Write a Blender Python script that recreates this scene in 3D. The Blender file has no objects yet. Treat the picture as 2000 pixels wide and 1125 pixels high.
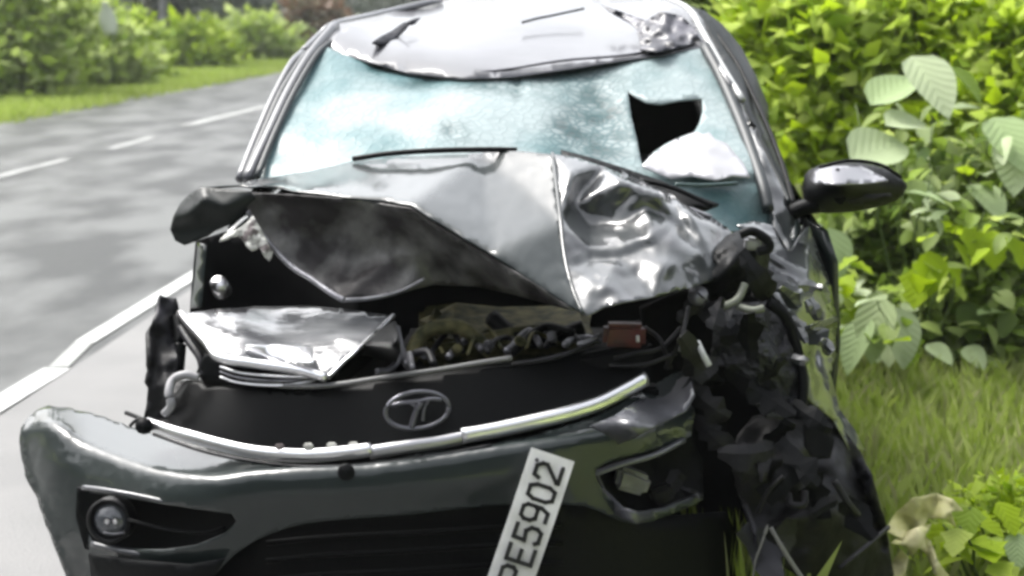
import bpy, bmesh, math, random
import numpy as np
from mathutils import Vector, Matrix, noise
from mathutils.geometry import delaunay_2d_cdt
R = math.radians
rng = np.random.default_rng(7)
random.seed(7)
scn = bpy.context.scene
COL = scn.collection

# ------------------------------------------------------------------ camera
CAM_H, FPX, PITCH = 1.58, 2940.0, math.atan(541.5/2940.0)
cd = bpy.data.cameras.new('camera'); cam = bpy.data.objects.new('camera', cd); COL.objects.link(cam)
cam.location = (0, 0, CAM_H); cam.rotation_euler = (R(90)-PITCH, 0, 0)
cd.sensor_width = 36.0; cd.lens = 36.0*FPX/2000.0; cd.clip_end = 2000; cd.clip_start = 0.05
cd.dof.use_dof = True; cd.dof.focus_distance = 3.2; cd.dof.aperture_fstop = 4.0
scn.camera = cam

# ------------------------------------------------------------------ light
SUN_EL, SUN_AZ = R(56), R(305)          # high, veiled sun to the left, a little ahead of the viewer
w = bpy.data.worlds.new("World"); scn.world = w; w.use_nodes = True
nt = w.node_tree; nt.nodes.clear()
sky = nt.nodes.new('ShaderNodeTexSky'); sky.sky_type = 'NISHITA'; sky.sun_disc = False
sky.sun_elevation = SUN_EL; sky.sun_rotation = SUN_AZ
sky.air_density = 1.0; sky.dust_density = 6.0; sky.ozone_density = 1.0
hs = nt.nodes.new('ShaderNodeHueSaturation'); hs.inputs['Saturation'].default_value = 0.22
bg = nt.nodes.new('ShaderNodeBackground'); bg.inputs['Strength'].default_value = 0.15
wo = nt.nodes.new('ShaderNodeOutputWorld')
nt.links.new(sky.outputs[0], hs.inputs['Color']); nt.links.new(hs.outputs[0], bg.inputs[0]); nt.links.new(bg.outputs[0], wo.inputs[0])
sl = bpy.data.lights.new('sun', 'SUN'); sl.energy = 1.1; sl.angle = R(20); sl.color = (1, .97, .92)
so = bpy.data.objects.new('sun', sl); COL.objects.link(so)
sd = Vector((math.sin(SUN_AZ)*math.cos(SUN_EL), math.cos(SUN_AZ)*math.cos(SUN_EL), math.sin(SUN_EL)))
so.rotation_euler = sd.to_track_quat('Z', 'Y').to_euler(); so.location = (0, 0, 30)
vs = scn.view_settings; vs.view_transform = 'Standard'; vs.look = 'None'; vs.gamma = 1; vs.use_curve_mapping = False
vs.exposure = 1.62
scn.cycles.filter_width = 3.2
scn.cycles.use_denoising = True
scn.cycles.max_bounces = 6; scn.cycles.transparent_max_bounces = 8

# ------------------------------------------------------------------ measuring helpers (metres in the world)
cp, sp_ = math.cos(PITCH), math.sin(PITCH)
def ray(u, v):
    x, y = (u-1000)/FPX, -(v-562.5)/FPX
    return Vector((x, cp + y*sp_, -sp_ + y*cp))
def P(u, v, d):
    r = ray(u, v); return Vector((0, 0, CAM_H)) + r*(d/r.y)
def G(u, v, z=0.0):
    r = ray(u, v); return Vector((0, 0, CAM_H)) + r*((z-CAM_H)/r.z)

# ------------------------------------------------------------------ object helpers
def tag(o, label=None, cat=None, group=None, kind=None):
    if label: o['label'] = label
    if cat: o['category'] = cat
    if group: o['group'] = group
    if kind: o['kind'] = kind
    return o
def empty(name, loc=(0, 0, 0)):
    o = bpy.data.objects.new(name, None); o.location = loc; o.empty_display_size = .1; COL.objects.link(o)
    bpy.context.view_layer.update(); return o
def link(name, me, mat, parent=None, smooth=True):
    o = bpy.data.objects.new(name, me); COL.objects.link(o)
    if mat: me.materials.append(mat)
    if parent is not None:
        o.parent = parent
        loc = Vector(parent.location)
        pp = parent.parent
        while pp is not None:
            loc = loc + Vector(pp.location); pp = pp.parent
        me.transform(Matrix.Translation(-loc))
    if smooth: me.polygons.foreach_set('use_smooth', [True]*len(me.polygons))
    return o
def raw(name, vs_, fs, mat, parent=None, smooth=False):
    me = bpy.data.meshes.new(name); me.from_pydata([tuple(p) for p in vs_], [], fs); me.update()
    return link(name, me, mat, parent, smooth)
def crom(pts, n, closed=False):
    pts = [Vector(p) for p in pts]; out = []; m = len(pts)
    rngi = range(m) if closed else range(m-1)
    for i in rngi:
        p0 = pts[(i-1) % m] if closed or i > 0 else pts[0]*2-pts[1]
        p1, p2 = pts[i], pts[(i+1) % m]
        p3 = pts[(i+2) % m] if closed or i+2 < m else p2*2-p1
        for k in range(n):
            t = k/n
            out.append(0.5*((2*p1)+(-p0+p2)*t+(2*p0-5*p1+4*p2-p3)*t*t+(-p0+3*p1-3*p2+p3)*t**3))
    if not closed: out.append(pts[-1])
    return out
def inpoly(x, y, poly):
    c = False; j = len(poly)-1
    for i in range(len(poly)):
        xi, yi = poly[i][0], poly[i][1]; xj, yj = poly[j][0], poly[j][1]
        if (yi > y) != (yj > y) and x < (xj-xi)*(y-yi)/(yj-yi)+xi: c = not c
        j = i
    return c
def depth_smooth(ctrl):
    c = np.array([[a/500, b/500] for a, b, _ in ctrl]); f = np.array([1/d for *_, d in ctrl]); n = len(c)
    K = np.linalg.norm(c[:, None]-c[None], axis=2)**3 - np.eye(n)*1e-3
    A = np.zeros((n+3, n+3)); A[:n, :n] = K; A[:n, n] = 1; A[:n, n+1:] = c; A[n, :n] = 1; A[n+1:, :n] = c.T
    s = np.linalg.solve(A, np.concatenate([f, [0, 0, 0]]))
    def fn(u, v):
        q = np.array([u/500, v/500]); r = np.linalg.norm(c-q, axis=1)**3
        return 1/float(r@s[:n]+s[n]+s[n+1:]@q)
    return fn
def depth_facet(ctrl):
    pts = [Vector((a, b)) for a, b, _ in ctrl]
    big = [(-3000, -3000), (5000, -3000), (5000, 4000), (-3000, 4000)]
    res = delaunay_2d_cdt(pts, [], [], 0, 1e-4)
    V, F, org = res[0], res[2], res[3]
    f = [1/ctrl[o[0]][2] if o else 1/3.5 for o in org]
    def fn(u, v):
        best, bt = -1e9, None
        for t in F:
            a, b, c = V[t[0]], V[t[1]], V[t[2]]
            den = (b.y-c.y)*(a.x-c.x)+(c.x-b.x)*(a.y-c.y)
            if abs(den) < 1e-9: continue
            l1 = ((b.y-c.y)*(u-c.x)+(c.x-b.x)*(v-c.y))/den
            l2 = ((c.y-a.y)*(u-c.x)+(a.x-c.x)*(v-c.y))/den
            l3 = 1-l1-l2; m = min(l1, l2, l3)
            if m > best: best, bt = m, l1*f[t[0]]+l2*f[t[1]]+l3*f[t[2]]
        return 1/bt
    return fn
def depth_sections(cols):
    U = [c[0] for c in cols]; n = len(cols[0][1])
    def cub(vals, u):
        if u <= U[0]: return vals[0]
        if u >= U[-1]: return vals[-1]
        i = max(k for k in range(len(U)) if U[k] <= u); i = min(i, len(U)-2)
        t = (u-U[i])/(U[i+1]-U[i]); h = U[i+1]-U[i]
        def m(j):
            if j <= 0 or j >= len(U)-1:
                a, b = (0, 1) if j <= 0 else (len(U)-2, len(U)-1)
                return (vals[b]-vals[a])/(U[b]-U[a])
            return (vals[j+1]-vals[j-1])/(U[j+1]-U[j-1])
        return (2*t**3-3*t*t+1)*vals[i]+(t**3-2*t*t+t)*h*m(i)+(-2*t**3+3*t*t)*vals[i+1]+(t**3-t*t)*h*m(i+1)
    def fn(u, v):
        vv = [cub([c[1][k][0] for c in cols], u) for k in range(n)]; dd = [cub([c[1][k][1] for c in cols], u) for k in range(n)]
        if v <= vv[0]: k = 0
        elif v >= vv[-1]: k = n-2
        else: k = max(i for i in range(n-1) if vv[i] <= v)
        t = (v-vv[k])/max(1e-3, vv[k+1]-vv[k]); t = min(max(t, -.2), 1.2)
        return dd[k]+(dd[k+1]-dd[k])*t
    return fn
def sheet(name, outline, ctrl, mat, parent=None, res=14, hole=(), mode='smooth', rnd=0, thick=.003,
          crumple=0.0, cscale=8.0, cseed=0.0, ridged=False, smooth=True, relax=0, extra=None):
    """a pressed panel: outline and depths measured, real thickness added behind"""
    ol = [(p.x, p.y) for p in crom([(a, b, 0) for a, b in outline], rnd, True)] if rnd else list(outline)
    def dens(poly):
        out = []
        for i in range(len(poly)):
            a, b = Vector(poly[i]), Vector(poly[(i+1) % len(poly)])
            k = max(1, int((b-a).length/res))
            out += [a.lerp(b, t/k) for t in range(k)]
        return out
    pts = []; edges = []
    for poly in [ol]+[list(h) for h in hole]:
        dp = dens(poly); s = len(pts); pts += dp
        edges += [(s+i, s+(i+1) % len(dp)) for i in range(len(dp))]
    us = [p[0] for p in ol]; vs2 = [p[1] for p in ol]; rr = random.Random(5)
    border = np.array([[p.x, p.y] for p in pts])
    y = min(vs2)+res/2
    row = 0
    while y < max(vs2):
        x = min(us)+res/2+(row % 2)*res/2
        while x < max(us):
            q = (x+rr.uniform(-.15, .15)*res, y+rr.uniform(-.15, .15)*res)
            if inpoly(q[0], q[1], ol) and not any(inpoly(q[0], q[1], h) for h in hole):
                if np.min(np.sum((border-np.array(q))**2, axis=1)) > (res*.45)**2: pts.append(Vector(q))
            x += res
        y += res*.87; row += 1
    r_ = delaunay_2d_cdt(pts, edges, [], 0, 1e-4)
    V, F = r_[0], r_[2]
    F2 = []
    for t in F:
        cx = sum(V[i].x for i in t)/3; cy = sum(V[i].y for i in t)/3
        if inpoly(cx, cy, ol) and not any(inpoly(cx, cy, h) for h in hole):
            a, b, c = (V[i] for i in t)
            s = (b.x-a.x)*(c.y-a.y)-(b.y-a.y)*(c.x-a.x)
            F2.append(tuple(t) if s < 0 else tuple(reversed(t)))
    fn = {'smooth': depth_smooth, 'facet': depth_facet, 'sections': depth_sections}[mode](ctrl)
    D = [fn(p.x, p.y) for p in V]
    W = []
    for p, d in zip(V, D):
        if extra: d += extra(p.x, p.y)
        q = P(p.x, p.y, d)
        if crumple:
            s = q*cscale+Vector((cseed, cseed*1.7, 0))
            n = (noise.ridged_multi_fractal(s, 1, 2, 3, 1, 2)-1.2)*.6 if ridged else noise.turbulence(s, 2, True)-.5
            d += crumple*n
            q = P(p.x, p.y, d)
        W.append(q)
    me = bpy.data.meshes.new(name)
    me.from_pydata([tuple(p) for p in W], [], F2); me.update()
    bm = bmesh.new(); bm.from_mesh(me)
    loose = [v for v in bm.verts if not v.link_faces]
    bmesh.ops.delete(bm, geom=loose, context='VERTS')
    for _ in range(relax): bmesh.ops.smooth_vert(bm, verts=bm.verts, factor=.5, use_axis_x=False, use_axis_y=True, use_axis_z=False)
    bm.to_mesh(me); bm.free()
    o = link(name, me, mat, parent, smooth)
    if thick:
        m = o.modifiers.new('solid', 'SOLIDIFY'); m.thickness = thick; m.offset = -1; m.use_even_offset = False
    return o
def tube(name, pts, r, mat, parent=None, n=8, seg=6, flat=1.0, px=True, taper=None):
    p3 = [P(*p) if px else Vector(p) for p in pts]
    c = crom(p3, seg) if len(p3) > 2 else [p3[0].lerp(p3[1], i/4) for i in range(5)]
    bm = bmesh.new(); rings = []
    for i, p in enumerate(c):
        t = (c[min(i+1, len(c)-1)]-c[max(i-1, 0)]).normalized()
        a = t.cross(Vector((0, 0, 1)) if abs(t.z) < .9 else Vector((0, 1, 0))).normalized(); b = a.cross(t)
        k = r*(1 if taper is None else (1+(taper-1)*i/(len(c)-1)))
        rings.append([bm.verts.new(p+a*math.cos(j/n*2*math.pi)*k*flat+b*math.sin(j/n*2*math.pi)*k) for j in range(n)])
    for A, B in zip(rings, rings[1:]):
        for j in range(n): bm.faces.new((A[j], A[(j+1) % n], B[(j+1) % n], B[j]))
    bm.faces.new(rings[0][::-1]); bm.faces.new(rings[-1])
    bmesh.ops.recalc_face_normals(bm, faces=bm.faces)
    me = bpy.data.meshes.new(name); bm.to_mesh(me); bm.free()
    return link(name, me, mat, parent)
def box(name, c, s, mat, parent=None, bev=.01, rot=(0, 0, 0), jit=0):
    bm = bmesh.new(); bmesh.ops.create_cube(bm, size=1)
    bmesh.ops.scale(bm, vec=s, verts=bm.verts)
    if jit:
        bmesh.ops.subdivide_edges(bm, edges=bm.edges, cuts=3, use_grid_fill=True)
        for v in bm.verts: v.co += noise.noise_vector(v.co*9+Vector(c)*3)*jit
    if bev: bmesh.ops.bevel(bm, geom=[e for e in bm.edges if e.calc_face_angle(0) > .6], offset=bev, segments=2, affect='EDGES')
    from mathutils import Euler
    bm.transform(Matrix.Translation(c) @ Euler(rot).to_matrix().to_4x4())
    me = bpy.data.meshes.new(name); bm.to_mesh(me); bm.free()
    return link(name, me, mat, parent, False)
def loft(name, secs, mat, parent=None, closed=False, smooth=True, thick=0):
    n = len(secs[0]); vs_ = [Vector(p) for s in secs for p in s]; fs = []
    for i in range(len(secs)-1):
        for j in range(n if closed else n-1):
            k = (j+1) % n; fs.append((i*n+j, i*n+k, (i+1)*n+k, (i+1)*n+j))
    o = raw(name, vs_, fs, mat, parent, smooth)
    if thick: m = o.modifiers.new('solid', 'SOLIDIFY'); m.thickness = thick
    return o
def lathe(name, prof, c, axis, mat, parent=None, n=40):
    """prof: (radius, offset along axis)"""
    q = Vector(axis).normalized().to_track_quat('Z', 'Y'); secs = []
    for r, h in prof:
        secs.append([Vector(c)+q @ Vector((r*math.cos(a*2*math.pi/n), r*math.sin(a*2*math.pi/n), h)) for a in range(n)])
    return loft(name, secs, mat, parent, True)

# ------------------------------------------------------------------ materials
def mat(name, base, rough=.5, metal=0, coat=0, coatr=.05, spec=.5, bump=0, bscale=30, var=0, vscale=8, trans=0, ior=1.5, col2=None, lo=.35, hi=.65, detail=4, stretch=None, cior=1.5):
    m = bpy.data.materials.new(name); m.use_nodes = True; t = m.node_tree; b = t.nodes['Principled BSDF']
    b.inputs['Base Color'].default_value = (*base, 1); b.inputs['Roughness'].default_value = rough
    b.inputs['Metallic'].default_value = metal; b.inputs['Coat Weight'].default_value = coat
    b.inputs['Coat Roughness'].default_value = coatr; b.inputs['Specular IOR Level'].default_value = spec
    b.inputs['IOR'].default_value = ior; b.inputs['Transmission Weight'].default_value = trans
    b.inputs['Coat IOR'].default_value = cior
    tc = t.nodes.new('ShaderNodeTexCoord'); src = tc.outputs['Object']
    if stretch:
        mp = t.nodes.new('ShaderNodeMapping'); mp.inputs['Scale'].default_value = stretch[0]; mp.inputs['Rotation'].default_value = stretch[1]
        t.links.new(src, mp.inputs[0]); src = mp.outputs[0]
    if col2 or var:
        n = t.nodes.new('ShaderNodeTexNoise'); n.inputs['Scale'].default_value = vscale; n.inputs['Detail'].default_value = detail
        t.links.new(src, n.inputs['Vector'])
        r = t.nodes.new('ShaderNodeValToRGB'); r.color_ramp.elements[0].position = lo; r.color_ramp.elements[1].position = hi
        c2 = col2 or tuple(x*(1-var) for x in base)
        r.color_ramp.elements[0].color = (*base, 1); r.color_ramp.elements[1].color = (*c2, 1)
        t.links.new(n.outputs['Fac'], r.inputs[0]); t.links.new(r.outputs[0], b.inputs['Base Color'])
    if bump:
        n2 = t.nodes.new('ShaderNodeTexNoise'); n2.inputs['Scale'].default_value = bscale; n2.inputs['Detail'].default_value = 5
        t.links.new(src, n2.inputs['Vector'])
        bp = t.nodes.new('ShaderNodeBump'); bp.inputs['Strength'].default_value = bump; bp.inputs['Distance'].default_value = .01
        t.links.new(n2.outputs['Fac'], bp.inputs['Height']); t.links.new(bp.outputs[0], b.inputs['Normal'])
        if coat: t.links.new(bp.outputs[0], b.inputs['Coat Normal'])
    return m
PAINT = mat('grey_car_paint', (.014, .020, .020), .5, coat=1, coatr=.10, bump=.03, bscale=7, cior=1.45, spec=.15)
CRUSH = mat('creased_car_paint', (.03, .035, .036), .35, coat=1, coatr=.1, bump=.12, bscale=12, cior=1.7, col2=(.015, .017, .02), vscale=7, lo=.5, hi=.62)
SHEENPAINT = mat('pale_sheen_paint', (.045, .047, .054), .45, spec=.2, coat=.75, coatr=.14, col2=(.085, .087, .10), vscale=3, bump=.06, bscale=6, cior=1.7)  # paler copy of the car paint, sky reflection put into its colour
INNER = mat('bonnet_inner_metal', (.02, .018, .019), .5, metal=.2, col2=(.19, .19, .185), vscale=9, lo=.42, hi=.75, bump=.4, bscale=20, spec=.3)
BLACK = mat('black_plastic', (.0025, .003, .0035), .5, bump=.1, bscale=60, spec=.12)
GLOSSBLK = mat('gloss_black_grille', (.0015, .0018, .002), .4, spec=.1, bump=.03, bscale=60)
GREYPL = mat('scuffed_black_plastic', (.004, .004, .005), .5, col2=(.030, .030, .038), vscale=7, lo=.5, hi=.75, bump=.5, bscale=18, spec=.25)
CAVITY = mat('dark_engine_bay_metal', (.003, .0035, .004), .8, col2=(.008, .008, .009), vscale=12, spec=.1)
CHROME = mat('chrome', (.9, .9, .92), .32, metal=1, bump=.05, bscale=30)
DULLMET = mat('dull_bracket_metal', (.10, .10, .11), .45, metal=.7, col2=(.28, .28, .3), vscale=14, bump=.3, bscale=40)
WHITEPL = mat('pale_torn_plastic', (.5, .5, .47), .6, col2=(.12, .1, .1), vscale=30, lo=.5, hi=.6)
LENS = mat('headlight_lens', (.08, .082, .088), .12, coat=1, col2=(.2, .205, .21), vscale=5, bump=.15, bscale=14, stretch=((1, 3, 7), (0, 0, 0)))
LAMPGL = mat('lamp_glass', (.07, .075, .085), .1, coat=1, bump=.3, bscale=50)
REDPL = mat('red_plastic', (.09, .009, .008), .4, var=.6, vscale=25)
OLIVE = mat('olive_plastic', (.02, .024, .010), .6, spec=.15, col2=(.13, .12, .055), vscale=25, bump=.5, bscale=40)
RUBBER = mat('tyre_rubber', (.012, .012, .013), .8, bump=.3, bscale=50)
ALLOY = mat('alloy_rim', (.4, .4, .42), .35, metal=1)
SIDEGL = mat('side_window_glass', (.005, .008, .009), .06, coat=1)
RUBLINE = mat('black_rubber_seal', (.012, .017, .02), .5)
SEATM = mat('dark_seat_fabric', (.012, .011, .012), .9)
PLATEW = mat('white_number_plate', (.78, .78, .78), .5, col2=(.5, .5, .48), vscale=12)
INK = mat('black_plate_lettering', (.012, .012, .013), .5)
WORNPT = mat('worn_road_paint', (.26, .27, .26), .6, col2=(.15, .155, .15), vscale=3, lo=.4, hi=.7, detail=7)
WHITEPT = mat('white_road_paint', (.42, .43, .42), .6, col2=(.2, .21, .21), vscale=7, lo=.5, hi=.8, detail=7)
BARK = mat('bark', (.09, .075, .055), .9, col2=(.16, .15, .13), vscale=5, bump=.6, bscale=14)
STEMM = mat('green_stem', (.08, .12, .03), .6)
DRYLEAF = mat('dry_straw_leaf', (.55, .52, .30), .7, col2=(.36, .37, .12), vscale=12)

# shattered laminated glass
def glass_mat():
    m = bpy.data.materials.new('crazed_windscreen_glass'); m.use_nodes = True; t = m.node_tree; b = t.nodes['Principled BSDF']
    L = t.links.new; tc = t.nodes.new('ShaderNodeTexCoord')
    def N(k, **kw):
        n = t.nodes.new(k)
        for a, v in kw.items(): n.inputs[a].default_value = v
        return n
    nz = N('ShaderNodeTexNoise', Scale=3.2, Detail=5.0); L(tc.outputs['Object'], nz.inputs['Vector'])
    r1 = t.nodes.new('ShaderNodeValToRGB'); e = r1.color_ramp.elements
    e[0].position = .36; e[0].color = (.10, .175, .185, 1); e[1].position = .56; e[1].color = (.25, .30, .305, 1)
    L(nz.outputs['Fac'], r1.inputs[0])
    # heavy crazing round the hole and along the top edge; dents and fold darkened too
    at = t.nodes.new('ShaderNodeAttribute'); at.attribute_name = 'crazed'
    vo = N('ShaderNodeTexVoronoi', Scale=34.0); vo.feature = 'DISTANCE_TO_EDGE'; L(tc.outputs['Object'], vo.inputs['Vector'])
    vr = t.nodes.new('ShaderNodeMapRange'); vr.inputs[1].default_value = 0; vr.inputs[2].default_value = .2; vr.inputs[3].default_value = 1; vr.inputs[4].default_value = 0
    L(vo.outputs['Distance'], vr.inputs[0])
    n3 = N('ShaderNodeTexNoise', Scale=11.0, Detail=8.0); L(tc.outputs['Object'], n3.inputs['Vector'])
    mr = t.nodes.new('ShaderNodeMapRange'); mr.inputs[1].default_value = .42; mr.inputs[2].default_value = .6
    L(n3.outputs['Fac'], mr.inputs[0])
    mm = t.nodes.new('ShaderNodeMath'); mm.operation = 'MULTIPLY_ADD'; L(mr.outputs[0], mm.inputs[0]); mm.inputs[1].default_value = .6; mm.inputs[2].default_value = .3
    mu = t.nodes.new('ShaderNodeMath'); mu.operation = 'MULTIPLY'; L(at.outputs['Fac'], mu.inputs[0]); L(mm.outputs[0], mu.inputs[1])
    mx = t.nodes.new('ShaderNodeMix'); mx.data_type = 'RGBA'; L(mu.outputs[0], mx.inputs[0]); L(r1.outputs[0], mx.inputs[6]); mx.inputs[7].default_value = (.02, .04, .042, 1)
    wv = N('ShaderNodeTexVoronoi', Scale=6.5); wv.feature = 'DISTANCE_TO_EDGE'; nd = N('ShaderNodeTexNoise', Scale=5.0, Detail=3.0); L(tc.outputs['Object'], nd.inputs['Vector'])
    vm = t.nodes.new('ShaderNodeMixRGB'); vm.inputs[0].default_value = .18; L(tc.outputs['Object'], vm.inputs[1]); L(nd.outputs['Color'], vm.inputs[2]); L(vm.outputs[0], wv.inputs['Vector'])
    wr = t.nodes.new('ShaderNodeMapRange'); wr.inputs[2].default_value = .03; wr.inputs[3].default_value = 1; wr.inputs[4].default_value = 0; L(wv.outputs['Distance'], wr.inputs[0])
    mxx = t.nodes.new('ShaderNodeMath'); mxx.operation = 'MAXIMUM'; L(wr.outputs[0], mxx.inputs[0]); L(vr.outputs[0], mxx.inputs[1])
    k1 = t.nodes.new('ShaderNodeMath'); k1.operation = 'MULTIPLY_ADD'; L(at.outputs['Fac'], k1.inputs[0]); k1.inputs[1].default_value = .75; k1.inputs[2].default_value = .16
    mu2 = t.nodes.new('ShaderNodeMath'); mu2.operation = 'MULTIPLY'; L(mxx.outputs[0], mu2.inputs[0]); L(k1.outputs[0], mu2.inputs[1])
    mx2 = t.nodes.new('ShaderNodeMix'); mx2.data_type = 'RGBA'; L(mu2.outputs[0], mx2.inputs[0]); L(mx.outputs[2], mx2.inputs[6]); mx2.inputs[7].default_value = (.03, .075, .08, 1)
    L(mx2.outputs[2], b.inputs['Base Color'])
    bp = t.nodes.new('ShaderNodeBump'); bp.inputs['Strength'].default_value = .22; bp.inputs['Distance'].default_value = .005
    ad = t.nodes.new('ShaderNodeMath'); ad.operation = 'ADD'; L(vr.outputs[0], ad.inputs[0]); L(n3.outputs['Fac'], ad.inputs[1]); L(ad.outputs[0], bp.inputs['Height'])
    L(bp.outputs[0], b.inputs['Normal'])
    b.inputs['Roughness'].default_value = .4; b.inputs['Coat Weight'].default_value = .12; b.inputs['Coat Roughness'].default_value = .1; b.inputs['Specular IOR Level'].default_value = .12
    return m
GLASS = glass_mat()

def leaf_mat(name, cols, rough=.45, transl=.35, spec=.5):
    m = bpy.data.materials.new(name); m.use_nodes = True; t = m.node_tree; b = t.nodes['Principled BSDF']; L = t.links.new
    at = t.nodes.new('ShaderNodeAttribute'); at.attribute_name = 'rnd'
    oi = t.nodes.new('ShaderNodeObjectInfo'); ad = t.nodes.new('ShaderNodeMath'); ad.operation = 'ADD'; L(at.outputs['Fac'], ad.inputs[0]); L(oi.outputs['Random'], ad.inputs[1])
    fr = t.nodes.new('ShaderNodeMath'); fr.operation = 'FRACT'; L(ad.outputs[0], fr.inputs[0])
    r = t.nodes.new('ShaderNodeValToRGB'); el = r.color_ramp.elements
    el[0].color = (*cols[0], 1); el[1].color = (*cols[-1], 1)
    for i, c in enumerate(cols[1:-1]): x = el.new((i+1)/(len(cols)-1)); x.color = (*c, 1)
    L(fr.outputs[0], r.inputs[0]); L(r.outputs[0], b.inputs['Base Color'])
    b.inputs['Roughness'].default_value = rough; b.inputs['Specular IOR Level'].default_value = spec*.4
    tr = t.nodes.new('ShaderNodeBsdfTranslucent'); L(r.outputs[0], tr.inputs[0])
    mx = t.nodes.new('ShaderNodeMixShader'); mx.inputs[0].default_value = transl
    L(b.outputs[0], mx.inputs[1]); L(tr.outputs[0], mx.inputs[2]); L(mx.outputs[0], t.nodes['Material Output'].inputs[0])
    return m
LIME = leaf_mat('lime_leaves', [(.27, .38, .010), (.34, .47, .02), (.45, .54, .13), (.17, .28, .010)], transl=.5, rough=.6)
MIDG = leaf_mat('mid_green_leaves', [(.15, .23, .03), (.20, .29, .04), (.30, .37, .14), (.06, .11, .015)], transl=.45)
FARL = leaf_mat('pale_roadside_leaves', [(.27, .38, .05), (.35, .46, .08), (.48, .55, .24), (.16, .25, .03)], transl=.5, rough=.6)
DARKL = leaf_mat('dark_tree_leaves', [(.05, .066, .048), (.07, .09, .066), (.10, .12, .095)], transl=.15)
PALEL = leaf_mat('pale_waxy_leaf', [(.38, .46, .25), (.46, .53, .34), (.28, .38, .17)], rough=.4)  # sky sheen of the waxy leaves put into their pale colour
BROWNL = leaf_mat('russet_leaves', [(.13, .07, .035), (.2, .10, .05), (.10, .09, .04), (.30, .27, .18)])
GRASSM = leaf_mat('grass_blades', [(.24, .33, .05), (.29, .37, .07), (.33, .39, .13), (.30, .31, .15)])
GRASSF = leaf_mat('far_verge_grass', [(.26, .36, .05), (.32, .41, .08), (.38, .45, .14)])

# ------------------------------------------------------------------ the setting
def road_mat():
    m = mat('wet_asphalt', (.012, .014, .0135), .42, col2=(.085, .089, .087), vscale=1.5, lo=.42, hi=.60, detail=10, stretch=((1.0, .5, 1), (0, 0, R(18))), spec=.22)  # pale streaks of wet reflection are put into the colour
    t = m.node_tree; b = t.nodes['Principled BSDF']; tc = t.nodes.new('ShaderNodeTexCoord')
    n = t.nodes.new('ShaderNodeTexNoise'); n.inputs['Scale'].default_value = 160; n.inputs['Detail'].default_value = 3
    bp = t.nodes.new('ShaderNodeBump'); bp.inputs['Strength'].default_value = .5; bp.inputs['Distance'].default_value = .005
    t.links.new(tc.outputs['Object'], n.inputs['Vector']); t.links.new(n.outputs['Fac'], bp.inputs['Height']); t.links.new(bp.outputs[0], b.inputs['Normal'])
    return m
ROADM = road_mat()
SHOULD = mat('pale_paved_shoulder', (.10, .101, .10), .55, col2=(.135, .134, .132), vscale=1.6, detail=7, bump=.3, bscale=120)
SOIL = mat('green_ground', (.13, .18, .04), .9, col2=(.2, .22, .09), vscale=2.5, detail=8, bump=.5, bscale=20)
rd = (G(370, 543)-G(0, 790)); RD = Vector((185/FPX, cp*1.0, 0)); RD = Vector((185.0/2940*1.0/ (cp), 1, 0)); RD.normalize()
RN = Vector((RD.y, -RD.x, 0))
def gline(p, a, b): return [p+RD*(a-p.y), p+RD*(b-p.y)]
def strip(name, pr, off0, off1, a, b, z, m, parent=None, n=1):
    vs_ = []; fs = []
    for i in range(n+1):
        y = a+(b-a)*i/n; c = pr+RD*((y-pr.y)/RD.y)
        for o_ in (off0, off1): q = c+RN*o_; vs_.append((q.x, q.y, z))
    for i in range(n): fs.append((i*2, i*2+1, i*2+3, i*2+2))
    return raw(name, vs_, fs, m, parent)
EDGE = G(250, 190); L1 = G(165, 672); L3 = G(60, 330)
road_w = (L1-EDGE).dot(RN)+.12
tag(raw('ground', [(-900, -300, -.03), (900, -300, -.03), (900, 1500, -.03), (-900, 1500, -.03)], [(0, 1, 2, 3)], SOIL), 'green earth on both sides of the road', kind='structure')
road = tag(strip('road', EDGE, 0, road_w, -60, 400, 0, ROADM, n=4), 'wet grey asphalt road with light streaks', kind='structure')
tag(strip('road_shoulder', EDGE, road_w, road_w+2.9, -60, 400, .004, SHOULD, n=4), 'pale shoulder beside the edge line under the car', kind='structure')
def dash(u0, v0, u1, v1, wd, ext0=0, ext1=0, m=None):
    a, b = G(u0, v0), G(u1, v1); d = (b-a).normalized(); a -= d*ext0; b += d*ext1
    n = Vector((d.y, -d.x, 0))*wd/2; vs_ = []; fs = []
    for i in range(13):
        c = a.lerp(b, i/12); j = noise.noise(c*5)*.012
        vs_ += [(c.x-n.x*(1+j), c.y-n.y, .008), (c.x+n.x*(1-j), c.y+n.y, .008)]
    fs = [(i*2, i*2+1, i*2+3, i*2+2) for i in range(12)]
    return raw('lane_marking', vs_, fs, m or WHITEPT, road)
dash(0, 790, 112, 722, .125, ext0=1.2); dash(165, 671, 372, 543, .10, ext1=2); dash(114, 720, 163, 672, .09, m=WORNPT)
dash(0, 345, 130, 312, .13, ext0=2.0, m=WORNPT); dash(362, 246, 520, 208, .2, m=WORNPT)
dash(215, 292, 300, 268, .12, m=WORNPT)

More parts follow.
